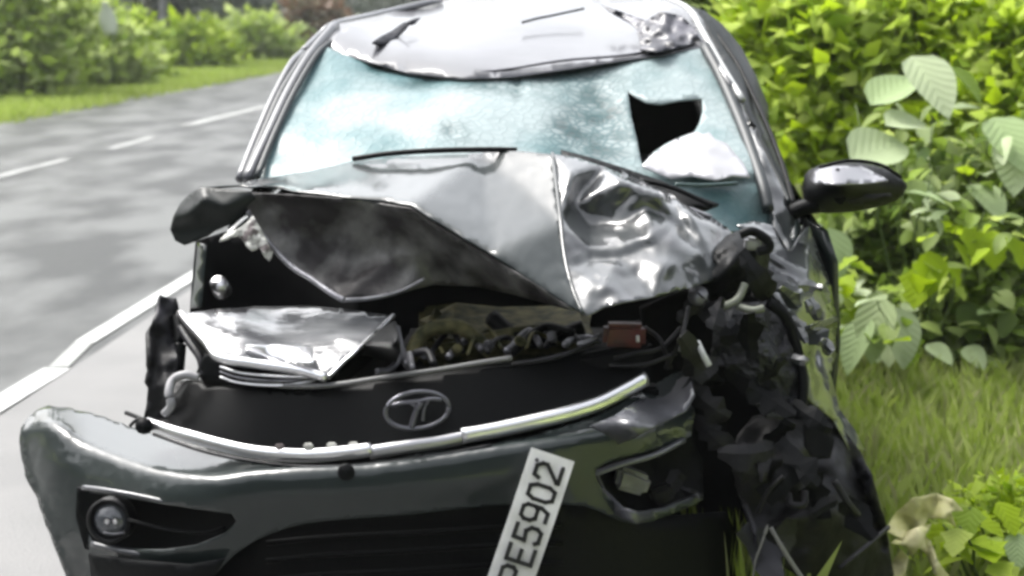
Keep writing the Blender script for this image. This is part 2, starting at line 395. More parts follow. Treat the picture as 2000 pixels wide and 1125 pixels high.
# ------------------------------------------------------------------ vegetation builders
def leaves(name, centers, L, W, mat_, parent=None, up=.3, kind=None, droop=0):
    """many folded leaf-sized faces in one mesh"""
    n = len(centers); c = np.asarray(centers, float)
    a = rng.normal(size=(n, 3)); a[:, 2] = a[:, 2]*.6+up; a /= np.linalg.norm(a, axis=1)[:, None]
    b = np.cross(a, rng.normal(size=(n, 3))*.55+np.array([0, -.35, 1.0])); b /= np.linalg.norm(b, axis=1)[:, None]
    nn = np.cross(a, b)
    s = rng.uniform(.6, 1.3, (n, 1)); l = L*s; w_ = W*s
    v = np.stack([c, c+a*l*.45+b*w_*.5+nn*w_*.15, c+a*l-nn*l*.1, c+a*l*.45-b*w_*.5+nn*w_*.15], 1).reshape(-1, 3)
    idx = np.arange(n)[:, None]*4
    f = np.stack([idx+[[0, 1, 2]], idx+[[0, 2, 3]]], 1).reshape(-1)
    me = bpy.data.meshes.new(name); me.vertices.add(n*4); me.vertices.foreach_set('co', v.reshape(-1))
    me.loops.add(n*6); me.loops.foreach_set('vertex_index', f.astype(np.int32))
    me.polygons.add(n*2); me.polygons.foreach_set('loop_start', np.arange(0, n*6, 3, dtype=np.int32)); me.polygons.foreach_set('loop_total', np.full(n*2, 3, np.int32))
    at = me.attributes.new('rnd', 'FLOAT', 'POINT'); at.data.foreach_set('value', np.repeat(rng.random(n), 4).astype(np.float32))
    me.update(calc_edges=True)
    o = link(name, me, mat_, parent, False)
    if kind: o['kind'] = kind
    return o
def cloud(blobs, n, clump=.2, per=14):
    out = []; vol = np.array([b[3]*b[4]*b[5] for b in blobs])**.67; vol /= vol.sum()
    k = max(1, n//per); which = rng.choice(len(blobs), k, p=vol)
    for i in which:
        x, y, z, rx, ry, rz = blobs[i]; d = rng.normal(size=3); d /= np.linalg.norm(d); r = rng.uniform(.45, 1.05)
        c = np.array([x, y, z])+d*r*np.array([rx, ry, rz])
        out.append(c+rng.normal(size=(per, 3))*clump)
    o = np.concatenate(out); return o[o[:, 2] > .02]
def stem(name, p0, p1, r, m, parent, r1=None, wob=.1, n=6):
    p0, p1 = Vector(p0), Vector(p1); pts = []
    for i in range(5):
        t = i/4; q = p0.lerp(p1, t)
        if 0 < i: q = q+Vector((random.uniform(-1, 1), random.uniform(-1, 1), 0))*wob*(p1-p0).length*t
        pts.append(q)
    return tube(name, pts, r, m, parent, n=n, seg=2, px=False, taper=(r1 or r*.35)/r)
def shrub(x, y, blobs, n, L, W, m, label, group=None, name='shrub', clump=.12, up=.3, cat='shrub', z=0):
    t = tag(empty(name, (x, y, z)), label, cat, group)
    for _ in range(3):
        b = random.choice(blobs)
        stem('stem', (x+random.uniform(-.1, .1), y+random.uniform(-.1, .1), -.03), (b[0], b[1], b[2]), .03, BARK, t)
    leaves('foliage', cloud(blobs, n, clump), L, W, m, t, up)
    return t
def tree(x, y, h, cr, label, group, m=DARKL, n=4200, tr=.16, L=.4, base=.3, name='broadleaf_tree', zc=None):
    t = tag(empty(name, (x, y, 0)), label, 'tree', group)
    top = (x+random.uniform(-.5, .5), y, h*.75)
    stem('trunk', (x, y, -.05), top, tr, BARK, t, wob=.04, n=8)
    blobs = []
    for i in range(9):
        a = random.uniform(0, 6.28); q = random.uniform(.2, 1)*cr*.8
        bz = h*random.uniform(base, .95)
        blobs.append((x+math.cos(a)*q, y+math.sin(a)*q, bz, cr*.45, cr*.45, h*.13))
        if i < 4: stem('branch', (x, y, h*.35), (blobs[-1][0], blobs[-1][1], bz), tr*.4, BARK, t)
    leaves('crown', cloud(blobs, n, .35), L, L*.5, m, t)
    return t
def grass(name, pts, h, wd, m, label, lean=.45, kind='stuff'):
    p = np.asarray(pts, float); n = len(p)
    hh = h*rng.uniform(.45, 1.25, (n, 1)); d = rng.normal(size=(n, 3)); d[:, 2] = 0; d *= lean*.5
    side = rng.normal(size=(n, 3)); side[:, 2] = 0; side /= np.linalg.norm(side, axis=1)[:, None]
    up = np.array([[0, 0, 1.0]])
    v = np.stack([p-side*wd/2, p+side*wd/2, p+(up*.6+d*.35)*hh+side*wd*.35, p+(up*.95+d)*hh], 1).reshape(-1, 3)
    idx = np.arange(n)[:, None]*4
    f = np.stack([idx+[[0, 1, 2]], idx+[[0, 2, 3]]], 1).reshape(-1)
    me = bpy.data.meshes.new(name); me.vertices.add(n*4); me.vertices.foreach_set('co', v.reshape(-1))
    me.loops.add(n*6); me.loops.foreach_set('vertex_index', f.astype(np.int32))
    me.polygons.add(n*2); me.polygons.foreach_set('loop_start', np.arange(0, n*6, 3, dtype=np.int32)); me.polygons.foreach_set('loop_total', np.full(n*2, 3, np.int32))
    at = me.attributes.new('rnd', 'FLOAT', 'POINT'); at.data.foreach_set('value', np.repeat(rng.random(n), 4).astype(np.float32))
    me.update(calc_edges=True)
    return tag(link(name, me, m, None, False), label, 'grass', kind=kind)

# ------------------------------------------------------------------ left side of the road
def along(pr, off0, off1, y0, y1, n, power=1.0):
    y = y0+(y1-y0)*rng.random(n)**power; o_ = rng.uniform(off0, off1, n)
    cx = pr.x+RD.x/RD.y*(y-pr.y)
    return np.stack([cx+RN.x*o_, y+RN.y*o_, np.zeros(n)-.02], 1)
pts = np.concatenate([along(EDGE, -9, .12, 17, 75, 90000, 1.2), along(EDGE, -.1, .45, 17, 75, 4000)])
grass('verge_grass', pts, .17, .035, GRASSF, 'pale green mown verge grass beyond the far road edge')
SB = 'shrubs along the far side of the road'
def px_blob(u, v, d, ru, rv, rd_=None):
    c = P(u, v, d); s = d/FPX
    return (c.x, c.y, c.z, ru*s, rd_ or ru*s, rv*s)
def pshrub(u, vb, d, bl, n, L, W, m, label, **k):
    c = P(u, vb, d); return shrub(c.x, c.y, [px_blob(*b) for b in bl], n, L, W, m, label, **k)
pshrub(60, 188, 28, [(20, 50, 28, 70, 80), (70, 110, 28, 60, 55), (110, 45, 29, 50, 50), (0, 130, 27.5, 60, 50), (60, 10, 29, 60, 50)], 5200, .30, .20, FARL, 'tall pale green roadside shrub at the left edge across the road', group=SB, clump=.25)
pshrub(190, 166, 32, [(180, 95, 32, 60, 55), (160, 50, 32.5, 40, 45), (220, 130, 32, 60, 36), (140, 140, 31, 60, 28)], 4600, .30, .20, FARL, 'leafy green shrub below the tall whitish leaf across the road', group=SB, clump=.24)
pshrub(265, 150, 35.5, [(262, 85, 35.5, 34, 42), (255, 120, 35.5, 40, 30)], 2200, .30, .2, LIME, 'yellow green shrub left of the dark tree gap across the road', group=SB, clump=.24)
pshrub(385, 132, 42, [(375, 94, 42, 44, 28), (400, 110, 42, 50, 22)], 2600, .34, .22, LIME, 'round light green bush right of the dark tree gap', group=SB, clump=.26)
pshrub(490, 116, 48, [(470, 88, 48, 50, 24), (530, 90, 49, 40, 24), (500, 74, 48, 34, 22)], 2800, .36, .24, FARL, 'green bush beside the russet foliage left of the windscreen pillar', group=SB, clump=.3)
c = P(600, 102, 56)
shrub(c.x, c.y, [px_blob(605, 45, 56, 34, 50), px_blob(585, 85, 56, 30, 25), px_blob(640, 45, 57, 25, 35)], 2400, .4, .26, BROWNL, 'russet brown dry shrub behind the left windscreen pillar', name='dry_shrub', clump=.3)
# one tall pale leaf
t = tag(empty('tall_leaf_plant', P(214, 158, 31)), 'tall whitish pointed leaf standing above the shrubs across the road', 'plant')
bl = P(216, 68, 28.6); tp = P(205, 2, 28.6)
stem('stem', P(222, 158, 28.8), bl, .03, STEMM, t)
secs = []
for i in range(9):
    s = i/8; c = bl.lerp(tp, s); wd = .18*math.sin(math.pi*min(1, .15+s*.85))**.8*(1-s*.3)+.005
    secs.append([c+Vector((-wd, -.02, 0)), c+Vector((0, .03, 0)), c+Vector((wd, -.02, 0))])
loft('leaf', secs, mat('white_green_leaf', (.55, .6, .5), .5), t, thick=.004)
TG = 'dark trees beyond the far verge'
for i, (u, d, h, cr, lb) in enumerate([(120, 52, 8, 3.0, 'dark broadleaf tree behind the tall shrub at far left'), (300, 54, 8, 2.6, 'dark tree behind the gap between the roadside shrubs'),
        (420, 62, 8, 3.0, 'dark tree rising behind the round light green bush'), (530, 68, 8, 3.0, 'dark tree left of the russet shrub'),
        (690, 76, 7, 3.4, 'dark tree behind the left front corner of the car roof'), (800, 90, 7, 3.4, 'distant dark tree just left of the car roof crest'), (-60, 44, 8, 3, 'dark tree at the left border of the view')]):
    p = P(u, 21, d); tree(p.x, p.y, h, cr, lb, TG, base=.08, n=5200)
p = P(312, 21, 44)
t = tag(empty('pale_trunk_tree', (p.x, p.y, 0)), 'slender pale trunk standing in the dark gap between shrubs', 'tree')
stem('trunk', (p.x, p.y, -.05), (p.x+.2, p.y, 4.5), .13, mat('pale_bark', (.2, .2, .22), .8, var=.4), t, wob=.02)
leaves('crown', cloud([(p.x, p.y, 4.4, 1.2, 1.2, .7), (p.x+.6, p.y, 5, 1, 1, .6)], 1500, .25), .3, .15, DARKL, t)

# ------------------------------------------------------------------ right side bank
gp = []
n = 52000
y = 3.0+6.5*rng.random(n)**.8; x = rng.uniform(.75, 5.0, n)
ok = (x > .95+.02*y)
gp = np.stack([x, y, np.zeros(n)-.02], 1)[ok]
grass('bank_grass', gp, .17, .009, GRASSM, 'short green grass on the verge right of the wrecked car')
far = np.stack([rng.uniform(1.2, 12, 30000), rng.uniform(9, 30, 30000), np.zeros(30000)-.02], 1)
grass('bank_grass', far, .3, .03, GRASSM, 'longer grass of the right verge behind the bushes')
q = []
for i in range(900):
    a = random.choice([(1385, 3.5), (1430, 3.45), (1475, 3.4), (1500, 3.5), (1560, 3.4), (1400, 3.6), (1452, 3.55)])
    c = P(a[0]-10+random.gauss(0, 16), 1150, a[1]+random.gauss(0, .05)); q.append((c.x, c.y, 0))
grass('tall_grass_tuft', np.array(q), .36, .006, GRASSM, 'tall grass blades standing in front of the crushed right wheel', lean=.2)
RB = 'shrubs on the right bank'
pshrub(1580, 640, 8.2, [(1600, 120, 8.2, 110, 110), (1530, 60, 8.4, 90, 80), (1680, 90, 8.3, 100, 90), (1640, 260, 8.1, 110, 80), (1570, 230, 8.3, 60, 70), (1500, 30, 8.6, 60, 60)], 9500, .13, .085, LIME, 'bright lime leafy bush right of the car roof', group=RB, clump=.07)
pshrub(1880, 640, 8.0, [(1850, 60, 8.4, 110, 80), (1950, 130, 8.0, 90, 100), (1800, 40, 8.6, 100, 60), (1900, 230, 7.9, 90, 70)], 7500, .13, .085, LIME, 'lime green bush at the top right corner', group=RB, clump=.07)
pshrub(1720, 700, 7.0, [(1700, 470, 7.0, 80, 90), (1680, 580, 6.9, 60, 80), (1760, 430, 7.2, 90, 70), (1660, 640, 6.8, 50, 40)], 6500, .10, .065, MIDG, 'mid green bush behind the wing mirror of the car', group=RB, clump=.06)
pshrub(1900, 700, 6.8, [(1880, 450, 6.8, 90, 80), (1960, 380, 6.9, 80, 90), (1900, 600, 6.6, 90, 80), (1980, 560, 6.7, 60, 100), (1800, 620, 6.6, 60, 60)], 8500, .10, .065, MIDG, 'dense mid green bush at the right edge of the view', group=RB, clump=.06)
pshrub(1450, 500, 11.5, [(1420, 20, 11.5, 110, 90), (1470, 80, 11.5, 80, 80), (1380, -20, 12, 90, 60)], 6000, .16, .10, MIDG, 'darker green bush just behind the right roof pillar', group=RB, clump=.1)
pshrub(1940, 1200, 4.1, [(1930, 1050, 4.1, 80, 70), (1990, 1010, 4.15, 60, 60), (1880, 1090, 4.05, 50, 50), (1960, 1120, 4.0, 60, 50)], 5500, .05, .028, LIME, 'low bright green weed clump at the bottom right corner', clump=.03, name='weed_clump', cat='plant', z=0)

def veined(m):
    m = m.copy(); m.name = m.name+'_veined'; t = m.node_tree; L = t.links.new
    tc = t.nodes.new('ShaderNodeTexCoord'); sx = t.nodes.new('ShaderNodeSeparateXYZ'); L(tc.outputs['Object'], sx.inputs[0])
    ab = t.nodes.new('ShaderNodeMath'); ab.operation = 'ABSOLUTE'; L(sx.outputs[0], ab.inputs[0])
    su = t.nodes.new('ShaderNodeMath'); su.operation = 'SUBTRACT'; L(sx.outputs[1], su.inputs[0]); L(ab.outputs[0], su.inputs[1])
    mu = t.nodes.new('ShaderNodeMath'); mu.operation = 'MULTIPLY'; L(su.outputs[0], mu.inputs[0]); mu.inputs[1].default_value = 330
    sn = t.nodes.new('ShaderNodeMath'); sn.operation = 'SINE'; L(mu.outputs[0], sn.inputs[0])
    nz = t.nodes.new('ShaderNodeTexNoise'); nz.inputs['Scale'].default_value = 30; L(tc.outputs['Object'], nz.inputs['Vector'])
    ad = t.nodes.new('ShaderNodeMath'); ad.operation = 'ADD'; L(sn.outputs[0], ad.inputs[0]); L(nz.outputs['Fac'], ad.inputs[1])
    bp = t.nodes.new('ShaderNodeBump'); bp.inputs['Strength'].default_value = .3; bp.inputs['Distance'].default_value = .003; L(ad.outputs[0], bp.inputs['Height'])
    L(bp.outputs[0], t.nodes['Principled BSDF'].inputs['Normal'])
    return m
# broad leaf mesh (shared)
def leaf_mesh(name, L, W, m, lobes=0, droop=.25):
    secs = []; n = 8
    for i in range(n+1):
        s = i/n; wd = W/2*(math.sin(math.pi*s**.75)**.75)*(1+lobes*.25*math.cos(s*16))+.001
        z = -droop*L*s*s
        secs.append([(-wd, s*L, z+wd*.25), (-wd*.5, s*L, z+wd*.05), (0, s*L, z-wd*.02), (wd*.5, s*L, z+wd*.05), (wd, s*L, z+wd*.25)])
    vs_ = [p for s in secs for p in s]; fs = []
    for i in range(n):
        for j in range(4): fs.append((i*5+j, i*5+j+1, (i+1)*5+j+1, (i+1)*5+j))
    me = bpy.data.meshes.new(name); me.from_pydata(vs_, [], fs); me.materials.append(m); me.update()
    me.polygons.foreach_set('use_smooth', [True]*len(me.polygons)); return me
LM = {'pale': leaf_mesh('leaf', .15, .10, veined(PALEL)), 'lime': leaf_mesh('leaf', .11, .08, veined(LIME), 1), 'mid': leaf_mesh('leaf', .11, .075, veined(MIDG))}
def leafy(label, base, hero, n, kinds, spread, group, name='broadleaf_plant'):
    """hero: (u, v, depth, kind, scale, heading, pitch)"""
    near = base[2] < 4.2
    b = P(*base) if near else G(base[0], 715); b.z = 0; t = tag(empty(name, b), label, 'plant', group)
    def put(c, kind, s, hd, pt, roll=0):
        o = bpy.data.objects.new('leaf', LM[kind]); COL.objects.link(o); o.parent = t
        o.location = c-b; o.rotation_euler = (R(pt), R(roll), R(hd)); o.scale = (s, s, s)
    tops = []
    kd = 1.0 if near else 1.2
    for h in hero:
        c = P(h[0], h[1], h[2]*kd); tops.append(c); put(c, h[3], h[4]*kd*1.15, h[5], h[6], h[7] if len(h) > 7 else 0)
    for i in range(int(n*2.0)):
        u, v, d, ru, rv = random.choice(spread); ru *= 1.15; rv *= 1.2
        a = random.uniform(0, 6.28); q = math.sqrt(random.random())
        c = P(u+ru*q*math.cos(a), v+rv*q*math.sin(a), (d+random.uniform(-.25, .25))*kd); tops.append(c)
        put(c, random.choice(kinds), random.uniform(.6, 1.15), random.uniform(0, 360), random.uniform(-50, 20), random.uniform(-25, 25))
    for c in tops[::max(1, len(tops)//7)]: stem('stem', b+Vector((random.uniform(-.05, .05), 0, -.02)), c, .008, STEMM, t, wob=.05)
    return t
BG = 'broad leaved plants on the right bank'
leafy('broad leaved plant with a large pale leaf above the wing mirror', (1780, 700, 5.9),
      [(1700, 205, 5.7, 'pale', 1.5, -50, 35, 20), (1780, 110, 5.75, 'pale', 1.7, 200, -35, 10), (1850, 130, 5.8, 'mid', 1.5, 230, -30), (1660, 310, 5.5, 'pale', 1.8, -50, 20, 35), (1730, 245, 5.6, 'pale', 1.3, -60, 10, 25)],
      30, ['lime', 'mid', 'mid', 'pale'], [(1800, 260, 5.9, 80, 60), (1850, 330, 5.8, 90, 60)], BG)
leafy('broad leaved plant with pale drooping leaves at the right edge', (1960, 720, 5.6),
      [(1940, 230, 5.5, 'pale', 1.5, 190, -30, 10), (1990, 260, 5.5, 'pale', 1.5, 160, -40), (1900, 360, 5.5, 'pale', 1.2, 200, -20)],
      34, ['mid', 'mid', 'pale', 'lime'], [(1940, 330, 5.6, 80, 70), (1830, 400, 5.6, 80, 40), (1960, 480, 5.6, 60, 50)], BG)
leafy('plant with bright lime leaves left of centre on the bank', (1850, 760, 5.3),
      [(1815, 490, 5.1, 'lime', 1.2, 180, -60), (1800, 520, 5.1, 'lime', 1.2, 150, -50), (1890, 440, 5.15, 'lime', 1.1, 200, -50), (1940, 450, 5.15, 'lime', 1.1, 170, -50), (1965, 460, 5.1, 'lime', 1.0, 220, -45), (1860, 470, 5.1, 'lime', .9, 240, -45)],
      22, ['lime', 'lime', 'mid'], [(1900, 460, 5.2, 80, 40), (1830, 540, 5.2, 50, 30)], BG)
leafy('plant with pale green hanging leaves beside the car flank', (1730, 780, 5.2),
      [(1725, 580, 5.0, 'pale', 1.3, 140, -60), (1700, 620, 5.0, 'pale', 1.2, 120, -50), (1750, 600, 5.0, 'pale', 1.2, 200, -60), (1765, 640, 5.0, 'lime', 1.1, 190, -60), (1620, 445, 5.4, 'pale', 1.2, 200, -60), (1625, 480, 5.4, 'pale', 1.0, 170, -70)],
      22, ['mid', 'lime', 'pale'], [(1740, 620, 5.1, 60, 50), (1660, 560, 5.3, 30, 80)], BG)
leafy('dark leaved plant low on the bank below the lime leaves', (1900, 800, 5.4),
      [(1890, 590, 5.3, 'mid', 1.2, 180, -50)], 34, ['mid', 'mid', 'mid', 'pale'], [(1900, 610, 5.4, 90, 50), (1960, 660, 5.4, 50, 40), (1840, 660, 5.4, 60, 30)], BG)
leafy('leafy sprig just beyond the tip of the wing mirror', (1800, 900, 5.3),
      [(1765, 375, 5.0, 'pale', .8, 250, 0), (1785, 350, 5.05, 'mid', .8, 180, -40)], 14, ['mid', 'pale'], [(1815, 380, 5.3, 35, 50)], BG)
leafy('low shoot with large lime leaves at the bottom right', (1930, 1250, 3.9),
      [(1900, 990, 3.85, 'lime', .8, 150, -30), (1950, 980, 3.85, 'lime', .8, 200, -30), (1860, 1040, 3.8, 'lime', .7, 120, -50), (1985, 1040, 3.8, 'pale', .6, 170, -40)],
      16, ['lime'], [(1920, 1050, 3.9, 70, 50)], BG)
# dry straw-coloured leaves
t = tag(empty('dry_leaf_clump', P(1800, 1200, 3.75)), 'pale straw coloured withered leaves beside the crushed wheel', 'plant')
for ol_, dd_ in (([(1728, 1035), (1750, 1000), (1785, 972), (1830, 964), (1862, 975), (1882, 998), (1858, 1000), (1868, 1030), (1845, 1012), (1812, 1012), (1800, 1036), (1780, 1030), (1762, 1052)], 3.70),
                 ([(1740, 1060), (1765, 1040), (1790, 1030), (1820, 1022), (1805, 1050), (1812, 1085), (1796, 1070), (1780, 1090), (1770, 1066)], 3.68),
                 ([(1806, 1046), (1818, 1056), (1828, 1090), (1848, 1118), (1880, 1150), (1850, 1150), (1824, 1120), (1812, 1090)], 3.69),
                 ([(1735, 1150), (1742, 1100), (1760, 1072), (1775, 1088), (1768, 1120), (1780, 1150)], 3.72)):
    sheet('leaf', ol_, [(a, b, dd_+(.03 if k % 2 else -.03)+(b-1000)*-.0006) for k, (a, b) in enumerate(ol_)], DRYLEAF, t, res=8, mode='facet', crumple=.03, cscale=25, thick=.002)

# ------------------------------------------------------------------ trees behind the viewer and far along the road (near belt added, unseen, to darken reflections in the paint)
bl_ = []
for i in range(34):
    a = R(-178+176*i/33) if i % 2 else R(-175+170*i/33)
    rr_ = random.uniform(9, 12); bl_.append((math.cos(a)*rr_*1.25, math.sin(a)*rr_, random.uniform(1.2, 4.6), 2.2, 2.2, 2.4))
for i in range(16): bl_.append((-13+random.uniform(-1, 1.5), -8+i*1.9, random.uniform(1, 4), 1.6, 1.6, 2.2))
tag(leaves('far_wood', cloud(bl_, 42000, .4), .4, .26, DARKL, None), 'unseen belt of trees beside and behind the viewpoint, added to darken reflections', 'trees', kind='stuff')

bl_ = []
for i in range(90):
    s_ = -1 if i % 2 else 1; y_ = random.uniform(12, 95)
    bl_.append((s_*random.uniform(16, 22)+.08*y_+(s_ > 0)*2-(s_ < 0)*(8+.45*y_), y_, random.uniform(1.5, 6), 3.5, 3.5, 3))
tag(leaves('far_wood', cloud(bl_, 40000, .7), .8, .5, DARKL, None), 'wood standing back from the road on both sides', 'trees', kind='stuff')
# ==================================================================== THE CAR
CAR = tag(empty('wrecked_car', (.03, 5.0, 0)), 'wrecked dark grey hatchback with crumpled bonnet, shattered windscreen and torn off bumper', 'car')
# ---- body shell behind the crash (real section loft)
def sec(y, xs, side=1, cx=.03):
    return [Vector((cx+side*x, y, z)) for x, z in xs]
prof = [(.78, .2), (.83, .42), (.845, .7), (.83, .92), (.80, 1.0)]
def bodysec(y, k=1.0, dz=0): return [(x*k, z+dz if z > .5 else z) for x, z in prof]
YS = [(3.95, .985, 0.0), (4.3, 1, 0), (5.2, 1, .01), (6.1, 1, .02), (6.7, .96, .02), (6.95, .86, .0)]
for sd_ in (-1, 1):
    loft('body_side', [sec(y, bodysec(y, k, dz), sd_) for y, k, dz in YS], PAINT, CAR, thick=.02)
    # windows: glass leaning inwards, with pillars
    def wsec(y0, y1, top0, top1):
        return [[Vector((.03+sd_*.79, y0, 1.01)), Vector((.03+sd_*.575, top0, 1.43))], [Vector((.03+sd_*.79, y1, 1.02)), Vector((.03+sd_*.575, top1, 1.45))]]
    loft('side_window', wsec(3.98, 5.25, 4.7, 5.25), SIDEGL, CAR, thick=.005)
    loft('side_window', wsec(5.33, 6.2, 5.33, 6.1), SIDEGL, CAR, thick=.005)
    loft('door_pillar', wsec(5.25, 5.33, 5.25, 5.33), BLACK, CAR, thick=.02)
    loft('rear_pillar', wsec(6.2, 6.75, 6.1, 6.45), PAINT, CAR, thick=.02)
loft('tailgate', [[Vector((.03+s*.72, 6.95, .35)), Vector((.03+s*.75, 6.95, .95)), Vector((.03+s*.6, 6.55, 1.44))] for s in (-1, -.5, 0, .5, 1)], PAINT, CAR, thick=.02)
loft('rear_window', [[Vector((.03+s*.6, 6.925, 1.03)), Vector((.03+s*.52, 6.62, 1.4))] for s in (-1, 0, 1)], SIDEGL, CAR, thick=.005)
raw('floor_pan', [(-.72, 3.5, .22), (.78, 3.5, .22), (.78, 6.9, .22), (-.72, 6.9, .22)], [(0, 1, 2, 3)], CAVITY, CAR)
def wheel(x, y, sd_, tilt=0):
    c = Vector((x, y, .29)); ax = Vector((sd_, tilt, 0))
    w_ = lathe('wheel', [(.19, -.09), (.26, -.095), (.287, -.07), (.292, 0), (.287, .07), (.26, .095), (.19, .09)], c, ax, RUBBER, CAR)
    lathe('rim', [(.19, .088), (.175, .07), (.165, .03), (.05, .04), (.04, .06), (.001, .06)], c, ax, ALLOY, w_)
wheel(-.68, 3.85, -1); wheel(.74, 3.72, 1, -.25); wheel(-.68, 6.25, -1); wheel(.74, 6.25, 1)
# ---- cabin
box('dashboard', (.03, 4.15, .93), (1.3, .35, .16), SEATM, CAR, .03)
for x in (-.32, .38):
    s_ = box('seat', (x, 5.0, .5), (.46, .5, .16), SEATM, CAR, .05)
    box('backrest', (x, 5.27, .82), (.46, .14, .56), SEATM, s_, .05, (R(-12), 0, 0))
    box('headrest', (x, 5.33, 1.16), (.24, .1, .14), SEATM, s_, .04)
lathe('steering_wheel', [(.17, 0), (.185, .015), (.2, 0), (.185, -.015), (.17, 0)], (.38, 4.42, .98), (0, -1, .5), SEATM, CAR)
raw('cabin_light_block', [(-.78, 5.36, .25), (.84, 5.36, .25), (.62, 5.5, 1.44), (-.56, 5.5, 1.44)], [(0, 1, 2, 3)], SEATM, CAR)  # full-width sheet added to keep window light out of the dark cabin
raw('headliner', [(-.58, 4.75, 1.40), (.64, 4.75, 1.40), (.64, 6.05, 1.44), (-.58, 6.05, 1.44)], [(0, 1, 2, 3)], SEATM, CAR)

# ---- roof, pushed down and buckled
ROOF = sheet('roof', [(632, 92), (655, 48), (740, 30), (800, 14), (860, 2), (930, -10), (1050, -14), (1180, -12), (1290, -8), (1345, 10), (1372, 60), (1378, 92), (1290, 108), (1200, 120), (1100, 136), (1000, 150), (900, 154), (800, 143), (715, 120), (665, 104)],
      [(632, 92, 4.68), (655, 48, 4.95), (800, 14, 5.9), (930, -10, 6.2), (1180, -12, 6.2), (1345, 10, 5.2), (1378, 92, 4.64), (1200, 120, 4.55), (1000, 150, 4.46), (800, 143, 4.49), (700, 115, 4.60),
       (1000, 60, 5.0), (1000, 20, 5.5), (800, 80, 4.9), (1250, 60, 4.98), (1100, 40, 5.3), (900, 100, 4.72)], SHEENPAINT, CAR, res=16, thick=.004)
loft('roof_rear', [[Vector((.03+s*.57, 6.1, 1.56-.05*s*s)), Vector((.03+s*.57, 6.55, 1.45))] for s in (-1, -.6, -.2, .2, .6, 1)], PAINT, CAR, thick=.01)
DKF = mat('dark_fold_tone', (.008, .009, .014), .7, spec=.1)  # dark tone for marks laid along the roof folds
sheet('roof_fold_mark', [(728, 82), (742, 72), (765, 60), (788, 44), (800, 42), (790, 56), (772, 74), (752, 86), (738, 86)], [(728, 82, 4.74), (800, 42, 5.0), (752, 86, 4.72), (765, 60, 4.82)], DKF, CAR, res=10, thick=.006)
sheet('roof_fold_mark', [(796, 42), (810, 36), (822, 34), (812, 45), (802, 48)], [(796, 42, 4.98), (822, 34, 5.1), (802, 48, 4.96)], DKF, CAR, res=10, thick=.004)
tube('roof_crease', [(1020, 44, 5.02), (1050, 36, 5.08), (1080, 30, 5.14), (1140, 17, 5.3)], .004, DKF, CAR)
tube('roof_crease', [(930, 142, 4.5), (1000, 134, 4.52), (1100, 118, 4.55), (1200, 110, 4.57), (1260, 102, 4.62)], .004, mat('grey_crease', (.07, .07, .085), .5), CAR)
# crushed front corner of the roof
sheet('crushed_roof_corner', [(1172, 8), (1200, 18), (1235, 30), (1262, 40), (1290, 22), (1330, 30), (1358, 55), (1368, 78), (1330, 92), (1280, 100), (1250, 95), (1248, 70), (1240, 50), (1200, 30)],
      [(1172, 8, 5.15), (1240, 50, 4.85), (1290, 22, 4.9), (1368, 78, 4.68), (1280, 100, 4.6), (1250, 70, 4.75), (1310, 60, 4.72)], mat('torn_dark_roof_metal', (.02, .021, .03), .4, col2=(.10, .10, .12), vscale=9, lo=.5, hi=.7), CAR, res=7, crumple=.08, cscale=12, ridged=True, thick=.004)
# ---- windscreen
WSO = [(486, 352), (505, 305), (535, 235), (570, 165), (604, 112), (636, 90), (665, 104), (715, 120), (800, 143), (900, 154), (1000, 150), (1100, 136), (1200, 120), (1290, 108), (1378, 92), (1405, 145), (1440, 225), (1468, 290), (1492, 360), (1510, 440), (1500, 480), (1440, 470), (1300, 420), (1100, 345), (900, 340), (700, 345), (560, 370)]
HOLE = [(1226, 178), (1240, 188), (1262, 200), (1290, 203), (1325, 196), (1371, 192), (1373, 214), (1366, 240), (1356, 258), (1328, 268), (1302, 280), (1278, 296), (1254, 322), (1250, 305), (1243, 268), (1232, 225)]
WSC = [(486, 352, 4.02), (535, 235, 4.25), (604, 112, 4.62), (636, 90, 4.7), (800, 143, 4.55), (1000, 150, 4.5), (1200, 120, 4.58), (1378, 92, 4.66), (1440, 225, 4.3), (1492, 360, 4.02), (1510, 440, 3.95), (1500, 480, 3.9),
       (1300, 420, 3.86), (1100, 345, 3.92), (900, 340, 3.88), (700, 345, 3.9), (560, 370, 3.94), (900, 240, 4.12), (700, 230, 4.2), (1120, 240, 4.22), (1250, 240, 4.22), (1350, 300, 4.08)]
def dents(u, v):
    d = 0
    for (a, b, ru, rv, h) in [(740, 132, 22, 9, .03), (820, 168, 60, 9, .03), (960, 175, 60, 10, .03), (1170, 230, 55, 80, .06), (880, 255, 18, 14, .025), (1010, 175, 10, 22, .02), (1420, 355, 60, 8, .04)]:
        d += h*math.exp(-((u-a)/ru)**2-((v-b)/rv)**2)
    return d
WS = sheet('windscreen', WSO, WSC, GLASS, CAR, res=11, hole=[HOLE], thick=.005, crumple=.018, cscale=6, extra=dents)
at = WS.data.attributes.new('crazed', 'FLOAT', 'POINT')
co = np.empty(len(WS.data.vertices)*3); WS.data.vertices.foreach_get('co', co); co = co.reshape(-1, 3)+np.array([.03, 5.0, 0])
def proj(p):
    x, y, z = p[0], p[1], p[2]-CAM_H
    dd = y*cp-z*sp_; up = y*sp_+z*cp
    return 1000+FPX*x/dd, 562.5-FPX*up/dd
cr_ = []
for p in co:
    u, v = proj(p); s = 0
    for (a, b, ru, rv, h) in [(1165, 245, 70, 80, 1.4), (735, 132, 26, 12, 1.4), (820, 165, 50, 9, 1.0), (890, 258, 30, 20, .9), (960, 170, 70, 18, .6), (1085, 265, 25, 25, .8), (1420, 357, 50, 7, .8), (1090, 150, 110, 22, .5), (1010, 175, 8, 20, .8)]:
        s += h*math.exp(-((u-a)/ru)**2-((v-b)/rv)**2)
    cr_.append(min(1, s))
